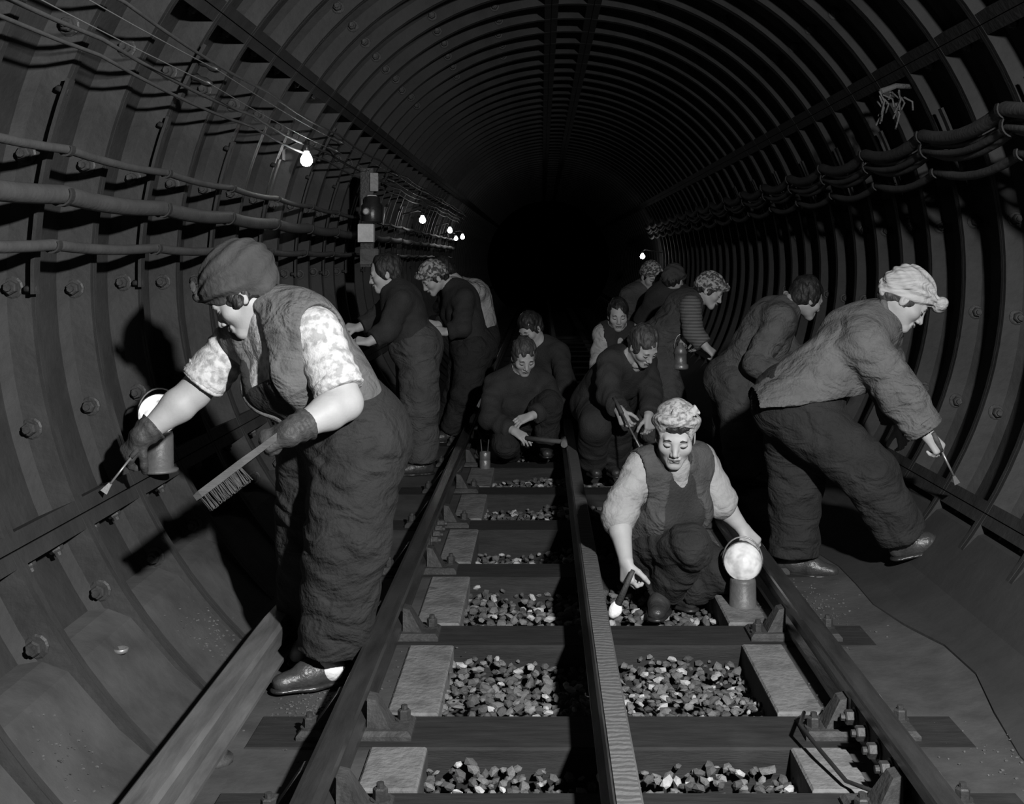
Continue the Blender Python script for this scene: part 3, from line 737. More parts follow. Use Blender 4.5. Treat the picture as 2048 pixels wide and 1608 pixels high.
class Person:
    def __init__(s, label, J, res=.009, bulk=1.0, base=None):
        s.J = {k: (np.array(list(v), float) if not isinstance(v, (int, float)) else v) for k, v in J.items()}; J = s.J
        s.bulk = bulk; s.res = res
        feet = [J['anL'], J['anR']]
        b = base if base is not None else Vector(((feet[0][0]+feet[1][0])/2, (feet[0][1]+feet[1][1])/2, min(f[2] for f in feet)-.07))
        s.root = empty('person', b, label, 'person')
        s.spine = J['chest']-J['pel']; sd = J['shR']-J['shL']; s.front = nrm(np.cross(s.spine, sd)); s.side = nrm(np.cross(s.front, s.spine)); s.up = nrm(s.spine)
        hs = J.get('hs', 1.0); s.H = HeadFrame(J['head'], J['hf'], J['hu'] if 'hu' in J else (0, 0, 1), hs)
    def pts(s, keys): return [s.J[k] for k in keys]
    def torso(s, V, inf, k=.05, low=0.0, hem=False, bust=.0):
        J = s.J; b = s.bulk; pel, ch, nk = J['pel'], J['chest'], J['neck']; f = s.front; w = lerp(pel, ch, .45)
        V.cone(lerp(pel, ch, low), w, (.165*b+inf), (.150*b+inf), k, flat=(f, .80), cap='a' if hem else '')
        V.cone(w, lerp(pel, ch, .86), (.150*b+inf), (.160*b+inf), k, flat=(f, .74))
        V.cone(lerp(J['shL'], J['shR'], .1), lerp(J['shL'], J['shR'], .9), .066*b+inf, .066*b+inf, .06)
        V.cone(lerp(pel, ch, .9)-f*.01, lerp(ch, nk, .75), .10*b+inf, .058+inf*.6, .06)
        if bust:
            for x in (-1, 1): V.ell(lerp(pel, ch, .66)+f*(.085*b)+s.side*x*.07, (bust+inf,)*3, None, .05)
    def sleeve(s, V, sd, inf, upto=1.0, fold=(.004, .05), r=(.060, .052, .050, .040), k=.03):
        J = s.J; sh, el, wr = J['sh'+sd], J['el'+sd], J['wr'+sd]; b = s.bulk
        if upto <= 1:
            V.cone(sh, lerp(sh, el, upto), r[0]*b+inf, (r[0]+(r[1]-r[0])*upto)*b+inf, k, fold=fold+(sd == 'L',), cap='b'); return
        V.cone(sh, el, r[0]*b+inf, r[1]*b+inf, k, fold=fold+(1.0,)); V.cone(el, lerp(el, wr, upto-1), r[2]*b+inf, r[3]*b+inf+.004, .02, fold=fold+(2.0,), cap='b')
    def body(s, m, hands=('L', 'R'), hand_kw=None, fine=.0032, face=True, brow='hair_mid', arms=True, hidden_legs=False, armk=1.0):
        J = s.J; H = s.H; hw = hand_kw or {}
        lo, hi = bbox(list(v for k, v in J.items() if k not in ('hf', 'hu', 'hs', 'hdL', 'hdR', 'hnL', 'hnR')), .17)
        fb = [(H.c-.125, H.c+.125, fine)]
        for h in hands: c = J['wr'+h]+nrm(J['hd'+h])*.07; fb.append((c-.085, c+.085, max(fine, .0042)))
        V = Vol(lo, hi, max(.011, s.res*1.3), fb)
        s.torso(V, -.02, .04)
        for sd in 'LR':
            V.cone(J['hip'+sd], J['kn'+sd], .075*s.bulk, .052, .03); V.cone(J['kn'+sd], J['an'+sd], .052, .036, .02)
            V.cone(J['an'+sd], lerp(J['an'+sd], J['toe'+sd], .7)+np.array((0, 0, -.02)), .035, .026, .02)
            if arms:
                V.cone(J['sh'+sd], J['el'+sd], .052*s.bulk*armk, .043*s.bulk*armk, .03)
                V.cone(J['el'+sd], lerp(J['el'+sd], J['wr'+sd], .3), .042*s.bulk*armk, .044*s.bulk*armk, .015); V.cone(lerp(J['el'+sd], J['wr'+sd], .3), J['wr'+sd], .044*s.bulk*armk, .027*(.5+.5*s.bulk), .015)
        for h in hands: hand_sdf(V, J['wr'+h], J['hd'+h], J['hn'+h], h == 'R', **hw.get(h, {}))
        head_sdf(V, H, J['neck'])
        V.build('body', M[m], s.root)
        if face: face_parts(H, s.root, brow)
    def trousers(s, m, inf=.0, legr=(.112, .088, .084, .072), fold=(.003, .06), waist=.12, name='trousers', lump=.004, end=.93, seat=.0, seed=1):
        J = s.J; b = s.bulk; lo, hi = bbox(s.pts(('pel', 'hipL', 'hipR', 'knL', 'knR', 'anL', 'anR')), .24); V = Vol(lo, hi, s.res)
        top = lerp(J['pel'], J['chest'], waist/np.linalg.norm(s.spine)); pel = J['pel']
        V.cone(pel-s.up*.02, top, .172*b+inf, .160*b+inf, .05, flat=(s.front, .86))
        if seat: V.ell(pel-s.front*.06-s.up*.06, (.13+seat,)*3, None, .08)
        for i, sd in enumerate('LR'):
            V.cone(J['hip'+sd], J['kn'+sd], legr[0]*b+inf, legr[1]*b+inf, .05, fold=fold+(i*2.,))
            V.cone(J['kn'+sd], lerp(J['kn'+sd], J['an'+sd], end), legr[2]*b+inf, legr[3]*b+inf, .025, fold=fold+(i*1.7,), cap='b')
        V.lump(lump, 14, seed)
        for sd in 'LR':
            a = lerp(J['kn'+sd], J['an'+sd], end+.05); d = nrm(J['an'+sd]-J['kn'+sd])
        return V.build(name, M[m], s.root)
    def top(s, m, name='jacket', inf=.012, sleeves='LR', upto=1.95, fold=(.004, .055), low=-.1, bust=.0, r=(.066, .060, .058, .047), lump=.0035, seed=2, cuff=True, label=None, skirt=0, hemcut=None):
        J = s.J; lo, hi = bbox(s.pts(('pel', 'chest', 'neck', 'shL', 'shR')+(tuple(k+x for x in sleeves for k in ('el', 'wr')))), .24); V = Vol(lo, hi, s.res)
        s.torso(V, inf, .05, low, True, bust)
        if skirt: V.cone(lerp(J['pel'], J['chest'], .25), lerp(J['pel'], J['chest'], low-.02), .165*s.bulk+inf, .185*s.bulk+inf+skirt, .03, flat=(s.front, .86), cap='b')
        if hemcut: V.cut(*hemcut)
        for sd in sleeves: s.sleeve(V, sd, inf*.5, upto, fold, r)
        if lump: V.lump(lump, 13, seed)
        s.neckhole(V)
        o = V.build(name, M[m], s.root, label)
        if cuff and upto > 1:
            for sd in sleeves:
                c = lerp(J['el'+sd], J['wr'+sd], upto-1); d = nrm(J['wr'+sd]-J['el'+sd]); rr = r[3]*s.bulk+inf*.5+.009
                Vc = Vol(*bbox([c], .09), .0055 if s.res < .009 else .008); Vc.cone(c-d*.032, c+d*.004, rr+.001, rr-.003, .004, fold=(.0022, .018)); Vc.cut(c+d*.006, d); Vc.cut(c-d*.04, -d); Vc.build('cuff', M[m], s.root)
        return o
    def neckhole(s, V, r=.062, at=.95, drop=.0):
        J = s.J; u = nrm(J['neck']-J['chest']); c = lerp(J['chest'], J['neck'], at); V.cone(c, c+u*.16, r, r*1.25, .012, sub=True)
        if drop: V.cone(c+s.front*.05, c+s.front*.10-u*drop, r*.8, .012, .012, sub=True)
    def collar(s, m, r=.07, name='collar', tip=.075, vee=None):
        """turned-down collar; vee = material of the shirt seen in the neck opening"""
        J = s.J; u = nrm(J['neck']-J['chest']); nk = lerp(J['chest'], J['neck'], .92); f = nrm(s.front-u*(s.front@u)); sdv = np.cross(f, u)
        V = Vol(*bbox([nk-f*.1, nk+f*.14-u*.1, nk+sdv*.1, nk-sdv*.1, nk+u*.06], .04), .006 if s.res < .009 else .008)
        for x in (-1, 1):
            P = [nk-f*r*1.02+u*.032, nk-f*r*.6+sdv*x*r*.85+u*.026, nk+sdv*x*r*1.08+u*.004, nk+f*r*.75+sdv*x*r*.85-u*.022, nk+f*(r+.035)+sdv*x*r*.62-u*tip]
            for i in range(4): V.cone(P[i], P[i+1], .015, .015 if i < 3 else .007, .01)
        V.build(name, M[m], s.root)
        if vee:
            V = Vol(*bbox([nk+f*.1-u*.06], .13), .006 if s.res < .009 else .008); V.cone(nk+f*.055+u*.005, nk+f*(.115*s.bulk)-u*.135, .052, .006, .01, flat=(f+u*.5, .5)); V.build('shirt_front', M[vee], s.root)
    def shoe(s, sd, m='shoe', pitch=None, laces=None):
        J = s.J; an, toe = J['an'+sd], J['toe'+sd]; d = toe-an; d[2] = d[2] if pitch else 0
        d = np.array(d); 
        f = nrm(toe-an-np.array((0, 0, (toe-an)[2]))) if pitch is None else nrm(pitch)
        u = np.array((0, 0, 1.)); u = nrm(u-f*(u@f)); r = np.cross(f, u); b = an-u*.062
        V = Vol(*bbox([b-f*.07, b+f*.22, an+u*.05], .06), .0055 if s.res < .009 else .008)
        V.cone(b-f*.045+u*.034, b+f*.075+u*.036, .036, .044, .02, flat=(r, .9)); V.cone(b+f*.075+u*.034, b+f*.165+u*.022, .044, .034, .02, flat=(u, .85))
        V.cone(an-f*.012, an+u*.012-f*.012, .046, .045, .02); V.cone(an-u*.02, b+f*.09+u*.05, .04, .03, .02)
        V.cut(b-u*.002, -u); V.cut(an+u*.03, u)
        o = V.build('shoe', M[m], s.root)
        Vs = Vol(*bbox([b-f*.07, b+f*.22], .06), .0055 if s.res < .009 else .008)
        Vs.cone(b-f*.045, b+f*.07, .041, .047, .02, flat=(u, .3)); Vs.cone(b+f*.07, b+f*.168, .047, .038, .02, flat=(u, .3)); Vs.cut(b-u*.012, -u); Vs.cut(b+u*.010, u)
        Vs.build('sole', M['black_paint'], o)
        if laces:
            for i in range(4):
                c = b+f*(.055+.018*i)+u*(.088-.011*i); MB().tube([Vector(c-r*.022-u*.008), Vector(c+u*.003), Vector(c+r*.022-u*.008)], .003, 6).build('lace', M[laces], o)
        return o
    def hair(s, m='hair', infl=.006, back=.0, curls=.0035, name='hair', front=.06, seed=3, neck=.0):
        H = s.H; k = H.s; V = Vol(*bbox([H(0, -.02, .02)], .17*k), .0048 if s.res < .0095 else .007)
        V.ell(H(0, -.022, .034), [a*k+infl for a in (.076, .092, .088)], H.Rm, .02)
        V.ell(H(0, -.06, -.03-neck), [a*k+infl for a in (.066, .052, .055)], H.Rm, .03)
        for x in (-1, 1): V.ell(H(x*.062, .0, -.005), [a*k+infl*.6 for a in (.014, .035, .04)], H.Rm, .02)
        V.ell(H(0, .115, -.045), [a*k for a in (.072, .085, .098)], H.Rm, .02, sub=True)
        V.lump(curls, 45, seed); return V.build(name, M[m], s.root)
    def turban(s, m, infl=.016, knot=(0, .10, .075), kr=.035, band=.018, folds=.0035, name='turban', low=-.0, tails=True, seed=5, big=(0, 0, 0, 0), bandz=0.0):
        """wrapped scarf: cap, rolled band round the brow and a knot in front"""
        H = s.H; k = H.s; V = Vol(*bbox([H(0, -.0, .04)], .21*k), .0045 if s.res < .0095 else .007)
        V.ell(H(0, -.016-big[0], .042+big[1]), [a*k+infl+b_ for a, b_ in zip((.076, .094, .084), (big[2], big[3], big[2]))], H.Rm, .015)
        V.ell(H(0, -.075, .0), [a*k+infl for a in (.06, .035, .055)], H.Rm, .03)
        V.ell(H(0, .125, -.052+low), [a*k for a in (.10, .09, .098)], H.Rm, .012, sub=True)
        for x in (-1, 1): V.ell(H(x*.105, .02, -.07+low), [a*k for a in (.045, .11, .075)], H.Rm, .012, sub=True)
        n = 12
        for i in range(-n, n):
            a0, a1 = math.pi*i/n, math.pi*(i+1)/n
            f = lambda a: H((.074+infl*.5)*math.sin(a), -.012+(.094+infl*.3)*math.cos(a), .046+.036*math.cos(a)*(.6)-.012*(1-math.cos(a))+low*.3+bandz*(.5+.5*math.cos(a)))
            V.cone(f(a0), f(a1), band*k, band*k, .012)
        if folds:                                           # pleats radiating from the knot
            kp = np.array(H(*knot)); idx = np.nonzero(np.abs(V.D) < .03)
            x, y, z = (V.ax[i][idx[i]]-kp[i] for i in range(3)); lx = x*H.r[0]+y*H.r[1]+z*H.r[2]; lz = x*H.u[0]+y*H.u[1]+z*H.u[2]; ly = x*H.f[0]+y*H.f[1]+z*H.f[2]
            ang = np.arctan2(lz, np.abs(lx)+.35*np.abs(ly)+.01); V.D[idx] += (folds*np.sin(ang*17+lx*9+1.2*np.sin(ly*30))).astype(np.float32)
        if kr:
            V.ell(H(*knot), (kr*k*1.1, kr*k*.6, kr*k*.75), H.Rm, .012)
            if tails:
                V.cone(H(*knot), H(knot[0]-.05, knot[1]-.02, knot[2]+.03), .010*k, .022*k, .008, flat=(H.f+H.u*.4, .4), fold=(.002, .02), cap='b'); V.cone(H(*knot), H(knot[0]+.05, knot[1]-.02, knot[2]+.012), .010*k, .022*k, .008, flat=(H.f+H.u*.4, .4), fold=(.002, .02), cap='b')
        V.lump(.0007, 30, seed); return V.build(name, M[m], s.root)
    def glove(s, sd, m='leather', kw=None, cuff=.07):
        J = s.J; w, d = J['wr'+sd], nrm(J['hd'+sd]); fa = nrm(J['el'+sd]-w)
        V = Vol(*bbox([w, w+d*.16, w+fa*cuff], .07), .0045)
        hand_sdf(V, w, d, J['hn'+sd], sd == 'R', infl=.0032, **(kw or {}))
        V.cone(w, w+fa*cuff, .036*s.bulk, .046*s.bulk, .02, fold=(.0025, .03)); V.cut(w+fa*(cuff+.002), fa); V.lump(.0012, 60, 9)
        return V.build('glove', M[m], s.root)
def H_up(s): return s.J['head']
# ---------------------------------------------------------------- the people
def vec(*a): return np.array(a, float)
# woman in the dark turban scraping the left wall
J = dict(pel=q(688, 858, 4.10), chest=q(572, 664, 4.06), neck=q(528, 606, 4.05), head=q(480, 588, 4.03), hf=vec(-.76, -.06, -.65), hu=vec(-.65, 0, .76), hs=1.04,
         shL=q(632, 662, 3.93), elL=q(690, 806, 3.84), wrL=q(578, 866, 3.70), shR=q(482, 672, 4.2), elR=q(388, 785, 4.18), wrR=q(282, 874, 4.10),
         hipL=q(716, 900, 4.00), hipR=q(640, 900, 4.18), knL=q(692, 1090, 3.97), knR=q(636, 1085, 4.22), anL=q(662, 1325, 4.0), anR=q(618, 1262, 4.38),
         toeL=q(560, 1372, 3.92), toeR=q(582, 1315, 4.12), hdL=vec(-.9, -.1, -.35), hnL=vec(-.3, -.75, .6), hdR=vec(-.62, -.05, -.78), hnR=vec(-.55, -.75, .3))
p = Person('stout woman in dark turban, waistcoat and dungarees scraping the wall with gloved hands', J, .0075, 1.17)
hkL = dict(curl=(1.15, 1.2, .7)); hkR = dict(curl=(.85, .95, .6), thumb=.8)
p.body('skin', hand_kw=dict(L=hkL, R=hkR), armk=1.15)
p.trousers('dungaree', .014, (.120, .108, .106, .086), (.004, .10), .06, 'dungarees', seat=.022, end=.89, lump=.005)
p.top('blouse', 'blouse', .0, 'LR', .82, (.003, .05), 0.35, bust=.085, r=(.068, .070, .06, .05), cuff=False)
for sd in 'LR':
    c = lerp(J['shL' if sd == 'L' else 'shR'], J['el'+sd], .85); d = nrm(np.array(J['el'+sd])-np.array(J['sh'+sd]))
    V = Vol(*bbox([c], .12), .0055); V.cone(c-d*.045, c, .084, .080, .006, fold=(.003, .020), cap='ab'); V.build('rolled_sleeve', M['blouse'], p.root)
V = Vol(*bbox(p.pts(('pel', 'chest', 'neck', 'shL', 'shR')), .27), .0075); p.torso(V, .026, .05, -.04, True, .088)
p.neckhole(V, .068, 1.0)
fc = lerp(p.J['pel'], p.J['chest'], .0)+p.front*.22; ft = lerp(p.J['chest'], p.J['neck'], .9)+p.front*.2       # worn open in front
V.cone(fc, lerp(fc, ft, .55)+p.front*.05, .075, .115, .012, sub=True); V.cone(lerp(fc, ft, .55)+p.front*.05, ft, .115, .13, .012, sub=True)
for sd, o in (('L', -1), ('R', 1)): V.cone(p.J['sh'+sd]+p.side*o*.035, lerp(p.J['sh'+sd], p.J['el'+sd], .6), .080, .078, .008, sub=True)
V.lump(.003, 13, 4); V.build('waistcoat', M['vest'], p.root)
V = Vol(*bbox(p.pts(('pel', 'chest')), .28), .0075); p.torso(V, .014, .05, -.12, False, .09)       # dark bib of the dungarees
V.cut(lerp(p.J['pel'], p.J['chest'], .74), p.up); V.cut(lerp(p.J['pel'], p.J['chest'], .5)+p.front*.06, -p.front); V.build('bib', M['trousers_dark'], p.root)
for sd in (-1, 1):
    a = lerp(p.J['pel'], p.J['chest'], .70)+p.front*.19+p.side*.08*sd; b = lerp(p.J['chest'], p.J['neck'], .4)+p.side*.115*sd+p.front*.055; c = b-p.front*.09+p.up*.015
    MB().tube([Vector(a), Vector(lerp(a, b, .5)+p.front*.022), Vector(b), Vector(c)], .017, 8).build('strap', M['trousers_dark'], p.root)
p.turban('turban_dark', .022, (0.0, .110, .080), .024, .018, .0035, low=-.012, big=(.018, .012, .006, .014))
p.hair('hair', .004, curls=.006)
V = Vol(*bbox([p.H(-.075, .0, -.03)], .07), .005); V.ell(p.H(-.078, .005, -.022), (.014, .024, .022), p.H.Rm, .01); V.lump(.005, 60, 2); V.build('hair_tuft', M['hair'], p.root)
p.glove('L', kw=hkL); p.glove('R', kw=hkR, cuff=.055)
for sd in 'LR':
    p.shoe(sd, laces='leather'); a = p.J['an'+sd]
    V = Vol(*bbox([a], .12), .006); V.cone(a+vec(0, 0, -.01), a+vec(0, 0, .13), .053, .046, .01, fold=(.002, .02)); V.build('sock', M['sock'], p.root)
P1 = p
# crouching woman at the right-hand rail
J = dict(pel=q(1318, 1092, 5.12), chest=q(1338, 955, 4.95), neck=q(1346, 918, 4.88), head=q(1351, 868, 4.82), hf=vec(-.10, -.92, -.36), hu=vec(.02, -.35, .92), hs=.98,
         shR=q(1280, 938, 4.88), elR=q(1236, 1035, 4.84), wrR=q(1252, 1122, 4.70), shL=q(1402, 922, 5.02), elL=q(1440, 1004, 5.02), wrL=q(1486, 1058, 5.02),
         hipR=q(1285, 1090, 5.05), hipL=q(1358, 1100, 5.16), knR=q(1382, 1092, 4.78), knL=q(1446, 1146, 5.06), anR=q(1322, 1184, 4.98), anL=q(1366, 1184, 5.12),
         toeR=q(1312, 1225, 4.80), toeL=q(1318, 1195, 5.25), hdR=vec(.05, -.25, -.95), hnR=vec(-.8, -.5, .1), hdL=vec(.55, -.35, -.62), hnL=vec(.3, -.6, .75))
p = Person('woman crouching between the rails in printed turban, dark pullover and rolled shirt sleeves', J, .0072, 1.0)
p.body('skin', hand_kw=dict(R=dict(curl=(.9, 1.1, .7)), L=dict(curl=(.7, .8, .5))), brow='hair')
p.trousers('trousers_dark', .006, (.096, .078, .076, .074), (.004, .08), .12, lump=.006)
p.top('shirt', 'shirt', .0, 'LR', 1.15, (.0028, .07), .1, r=(.070, .072, .064, .054), cuff=True, lump=.004)
V = Vol(*bbox(p.pts(('pel', 'chest', 'neck', 'shL', 'shR')), .24), .007); p.torso(V, .012, .05, -.05, True, .07); p.neckhole(V, .062, .92, .13)
for sd, o in (('L', -1), ('R', 1)): V.cone(p.J['sh'+sd]+p.side*o*.03, lerp(p.J['sh'+sd], p.J['el'+sd], .6), .072, .078, .008, sub=True)
V.lump(.002, 12, 4); V.build('pullover', M['black_wool'], p.root)
V = Vol(*bbox(p.pts(('pel', 'chest', 'neck', 'shL', 'shR')), .24), .007); p.torso(V, .024, .05, -.05, True, .07); p.neckhole(V, .072, .95)
for sd, o in (('L', -1), ('R', 1)): V.cone(p.J['sh'+sd]+p.side*o*.03, lerp(p.J['sh'+sd], p.J['el'+sd], .6), .075, .08, .008, sub=True)
V.cone(lerp(p.J['pel'], p.J['chest'], -.1)+p.front*.2, lerp(p.J['chest'], p.J['neck'], 1.)+p.front*.17, .095, .105, .012, sub=True)
V.lump(.003, 12, 6); V.build('waistcoat', M['grey_wool'], p.root)
p.collar('shirt', .066, tip=.085, vee='shirt')
p.turban('turban_print', .016, (-.03, .070, .120), .026, .018, .002, low=.034, bandz=.026); p.hair('hair', .004)
V = Vol(*bbox([p.H(0, .06, .07)], .1), .0042); V.ell(p.H(-.006, .062, .068), (.052, .034, .022), p.H.Rm, .01); V.lump(.003, 60, 3); V.build('fringe', M['hair'], p.root)
for sd in 'LR': p.shoe(sd)
P14 = p
# woman in the light turban scraping the right wall
J = dict(pel=q(1612, 800, 5.34), chest=q(1728, 668, 5.32), neck=q(1776, 628, 5.30), head=q(1812, 598, 5.28), hf=vec(.74, -.16, -.67), hu=vec(.67, 0, .74), hs=1.04,
         shR=q(1728, 686, 5.14), elR=q(1800, 790, 5.08), wrR=q(1856, 870, 5.06), shL=q(1756, 668, 5.52), elL=q(1780, 770, 5.60), wrL=q(1800, 850, 5.60),
         hipR=q(1625, 850, 5.25), hipL=q(1592, 840, 5.44), knR=q(1738, 950, 5.14), knL=q(1590, 985, 5.46), anR=q(1812, 1082, 5.16), anL=q(1588, 1118, 5.46),
         toeR=q(1885, 1092, 5.14), toeL=q(1640, 1135, 5.42), hdR=vec(.6, -.05, -.75), hnR=vec(.5, -.75, .3), hdL=vec(.3, .1, -.9), hnL=vec(.3, -.8, .2))
p = Person('woman in light turban and work jacket bending to scrape the right wall', J, .0078, 1.1)
hkR = dict(curl=(.9, .95, .6), thumb=.8)
p.body('skin', hand_kw=dict(R=hkR))
p.trousers('trousers_dark', .012, (.122, .100, .097, .092), (.003, .11), .02, end=.93, seat=.03, lump=.005)
p.top('denim_light', 'jacket',  .034, 'LR', 1.86, (.0035, .08), -.38, hemcut=(q(1620, 796, 5.3), vec(.12, 0, -1)), bust=.06, r=(.074, .070, .068, .056), lump=.006, skirt=.02)
p.collar('denim_light', r=.074)
p.turban('turban_light', .018, (.0, .120, .074), .050, .018, .0045, tails=False); p.hair('hair_mid', .0, curls=.004)
p.shoe('R', pitch=(.93, -.05, .22), laces='steel_bright'); p.shoe('L')
P13 = p
# people farther down the tunnel
def back_person(label, J, topm, trm, hat=None, skin='skin_dim', hair='hair', name='jacket', res=.011, bulk=1.05, hands=('L', 'R'), face=True, legr=(.11, .09, .088, .08), upto=1.9, collar=None, vee=None, curl=(.8, .8, .5), seat=.0, infl=.018, sleevem=None):
    p = Person(label, J, res, bulk)
    p.body(skin, hands=hands, hand_kw={h: dict(curl=curl) for h in hands}, fine=.0045, face=face)
    p.trousers(trm, .006, legr, (.003, .11), .1, seat=seat)
    if sleevem:
        for sd in 'LR':
            V = Vol(*bbox(p.pts(('sh'+sd, 'el'+sd, 'wr'+sd)), .13), res*.8); p.sleeve(V, sd, .012, upto, (.003, .06), (.066, .060, .058, .047)); V.build('sleeve', M[sleevem], p.root)
    p.top(topm, name, infl, '' if sleevem else 'LR', upto, (.0035, .08), -.08, bust=.05, lump=.005, cuff=False)
    if collar: p.collar(collar, r=.066, vee=vee)
    if hat: p.turban(hat, .014, folds=.003)
    p.hair(hair, .009 if not hat else .003, curls=.005)
    for sd in 'LR': p.shoe(sd)
    return p
J = dict(pel=q(822, 682, 8.0), chest=q(800, 600, 8.0), neck=q(784, 572, 8.0), head=q(770, 545, 8.0), hf=vec(-.95, -.12, -.28), hu=vec(-.25, 0, .95), hs=1.02,
         shL=q(803, 600, 7.82), elL=q(775, 662, 7.76), wrL=q(738, 684, 7.70), shR=q(790, 602, 8.2), elR=q(750, 640, 8.18), wrR=q(716, 656, 8.12),
         hipL=q(836, 700, 7.92), hipR=q(830, 700, 8.1), knL=q(840, 810, 7.9), knR=q(832, 812, 8.12), anL=q(845, 928, 7.95), anR=q(828, 920, 8.2), toeL=q(790, 945, 7.9), toeR=q(785, 935, 8.15),
         hdL=vec(-.9, 0, .1), hnL=vec(-.1, -.5, .8), hdR=vec(-.9, 0, .1), hnR=vec(-.1, -.5, .8))
back_person('bareheaded woman in black sweater and wide trousers standing at the left wall', J, 'black_wool', 'denim', name='sweater', collar='shirt_grey', legr=(.125, .115, .112, .10), upto=1.8, seat=.02, skin='skin')
J = dict(pel=q(938, 688, 9.4), chest=q(920, 592, 9.4), neck=q(896, 568, 9.4), head=q(866, 555, 9.35), hf=vec(-.72, -.35, -.58), hu=vec(-.5, -.2, .84), hs=1.02,
         shL=q(928, 600, 9.2), elL=q(925, 655, 9.12), wrL=q(893, 664, 9.1), shR=q(898, 596, 9.6), elR=q(895, 640, 9.6), wrR=q(876, 650, 9.5),
         hipL=q(945, 705, 9.3), hipR=q(935, 705, 9.5), knL=q(930, 790, 9.25), knR=q(915, 790, 9.5), anL=q(903, 866, 9.35), anR=q(880, 862, 9.6), toeL=q(868, 878, 9.3), toeR=q(845, 875, 9.5),
         hdL=vec(-.9, -.1, .1), hnL=vec(0, -.8, .5), hdR=vec(-.9, -.1, .1), hnR=vec(0, -.8, .5))
back_person('woman in flowered headscarf and dark overalls stooping toward the left wall', J, 'black_wool', 'trousers_dark', 'scarf_print', legr=(.12, .10, .095, .085), seat=.03)
J = dict(pel=q(962, 668, 10.4), chest=q(948, 588, 10.4), neck=q(912, 562, 10.4), head=q(884, 540, 10.4), hf=vec(-.85, .1, -.5), hu=vec(-.5, 0, .85),
         shL=q(952, 585, 10.2), elL=q(905, 572, 10.0), wrL=q(880, 600, 9.95), shR=q(930, 590, 10.6), elR=q(900, 630, 10.6), wrR=q(880, 640, 10.5),
         hipL=q(968, 680, 10.3), hipR=q(960, 680, 10.5), knL=q(960, 760, 10.3), knR=q(945, 760, 10.5), anL=q(910, 832, 10.4), anR=q(892, 830, 10.6), toeL=q(880, 842, 10.3), toeR=q(862, 840, 10.5),
         hdL=vec(-.5, 0, -.8), hnL=vec(-.6, -.5, .3), hdR=vec(-.9, -.1, .1), hnR=vec(0, -.8, .5))
back_person('stooping worker in pale shirt half hidden behind the flowered headscarf', J, 'shirt_grey', 'trousers_dark', name='shirt')
J = dict(pel=q(1030, 852, 8.55), chest=q(1038, 765, 8.4), neck=q(1042, 742, 8.35), head=q(1048, 712, 8.28), hf=vec(.22, -.82, -.52), hu=vec(.1, -.45, .88),
         shR=q(990, 768, 8.35), elR=q(978, 838, 8.2), wrR=q(1028, 862, 8.05), shL=q(1086, 762, 8.45), elL=q(1112, 812, 8.25), wrL=q(1062, 832, 8.1),
         hipR=q(1012, 852, 8.5), hipL=q(1050, 850, 8.55), knR=q(1012, 888, 8.1), knL=q(1098, 808, 8.2), anR=q(1020, 905, 8.6), anL=q(1092, 888, 8.3), toeR=q(1025, 915, 8.8), toeL=q(1095, 905, 8.1),
         hdR=vec(.75, -.4, -.4), hnR=vec(.3, -.6, .7), hdL=vec(-.9, -.3, -.3), hnL=vec(-.2, -.6, .7))
back_person('bareheaded woman in dark jacket kneeling between the rails by a tin can', J, 'black_wool', 'trousers_dark', collar='shirt_grey', hair='hair_mid', curl=(.3, .35, .2), vee='shirt_grey', legr=(.10, .085, .08, .075))
J = dict(pel=q(1118, 800, 9.6), chest=q(1092, 704, 9.5), neck=q(1076, 684, 9.45), head=q(1060, 655, 9.4), hf=vec(-.55, -.6, -.55), hu=vec(-.3, -.3, .88),
         shR=q(1062, 712, 9.6), elR=q(1050, 765, 9.5), wrR=q(1045, 800, 9.3), shL=q(1118, 705, 9.4), elL=q(1130, 770, 9.2), wrL=q(1105, 800, 9.1),
         hipR=q(1100, 800, 9.6), hipL=q(1128, 800, 9.55), knR=q(1080, 790, 9.25), knL=q(1130, 800, 9.2), anR=q(1078, 862, 9.5), anL=q(1104, 862, 9.4), toeR=q(1070, 875, 9.3), toeL=q(1098, 875, 9.2),
         hdR=vec(-.3, -.5, -.7), hnR=vec(-.5, -.5, .5), hdL=vec(-.5, -.3, -.7), hnL=vec(.3, -.6, .5))
back_person('bareheaded worker in black crouching behind the kneeling woman', J, 'black_wool', 'black_wool')
J = dict(pel=q(1232, 772, 9.7), chest=q(1232, 675, 9.65), neck=q(1234, 655, 9.6), head=q(1236, 628, 9.55), hf=vec(.02, -.93, -.3), hu=vec(0, -.25, .95),
         shR=q(1206, 668, 9.6), elR=q(1196, 730, 9.55), wrR=q(1205, 780, 9.4), shL=q(1262, 668, 9.65), elL=q(1272, 725, 9.55), wrL=q(1260, 770, 9.4),
         hipR=q(1215, 780, 9.7), hipL=q(1248, 780, 9.7), knR=q(1205, 800, 9.3), knL=q(1250, 800, 9.3), anR=q(1215, 858, 9.6), anL=q(1250, 858, 9.6), toeR=q(1212, 870, 9.45), toeL=q(1250, 870, 9.45),
         hdR=vec(.1, -.4, -.8), hnR=vec(-.7, -.5, .3), hdL=vec(-.1, -.4, -.8), hnL=vec(.7, -.5, .3))
p = back_person('dark-haired woman in pale shirt and waistcoat crouching behind the stooped figure with a tool', J, 'shirt_grey', 'trousers_dark', name='shirt')
V = Vol(*bbox(p.pts(('pel', 'chest', 'neck', 'shL', 'shR')), .24), .011); p.torso(V, .03, .05, .0, True, .055); p.neckhole(V, .07, .9)
for sd, o in (('L', -1), ('R', 1)): V.cone(p.J['sh'+sd]+p.side*o*.03, p.J['el'+sd], .085, .09, .01, sub=True)
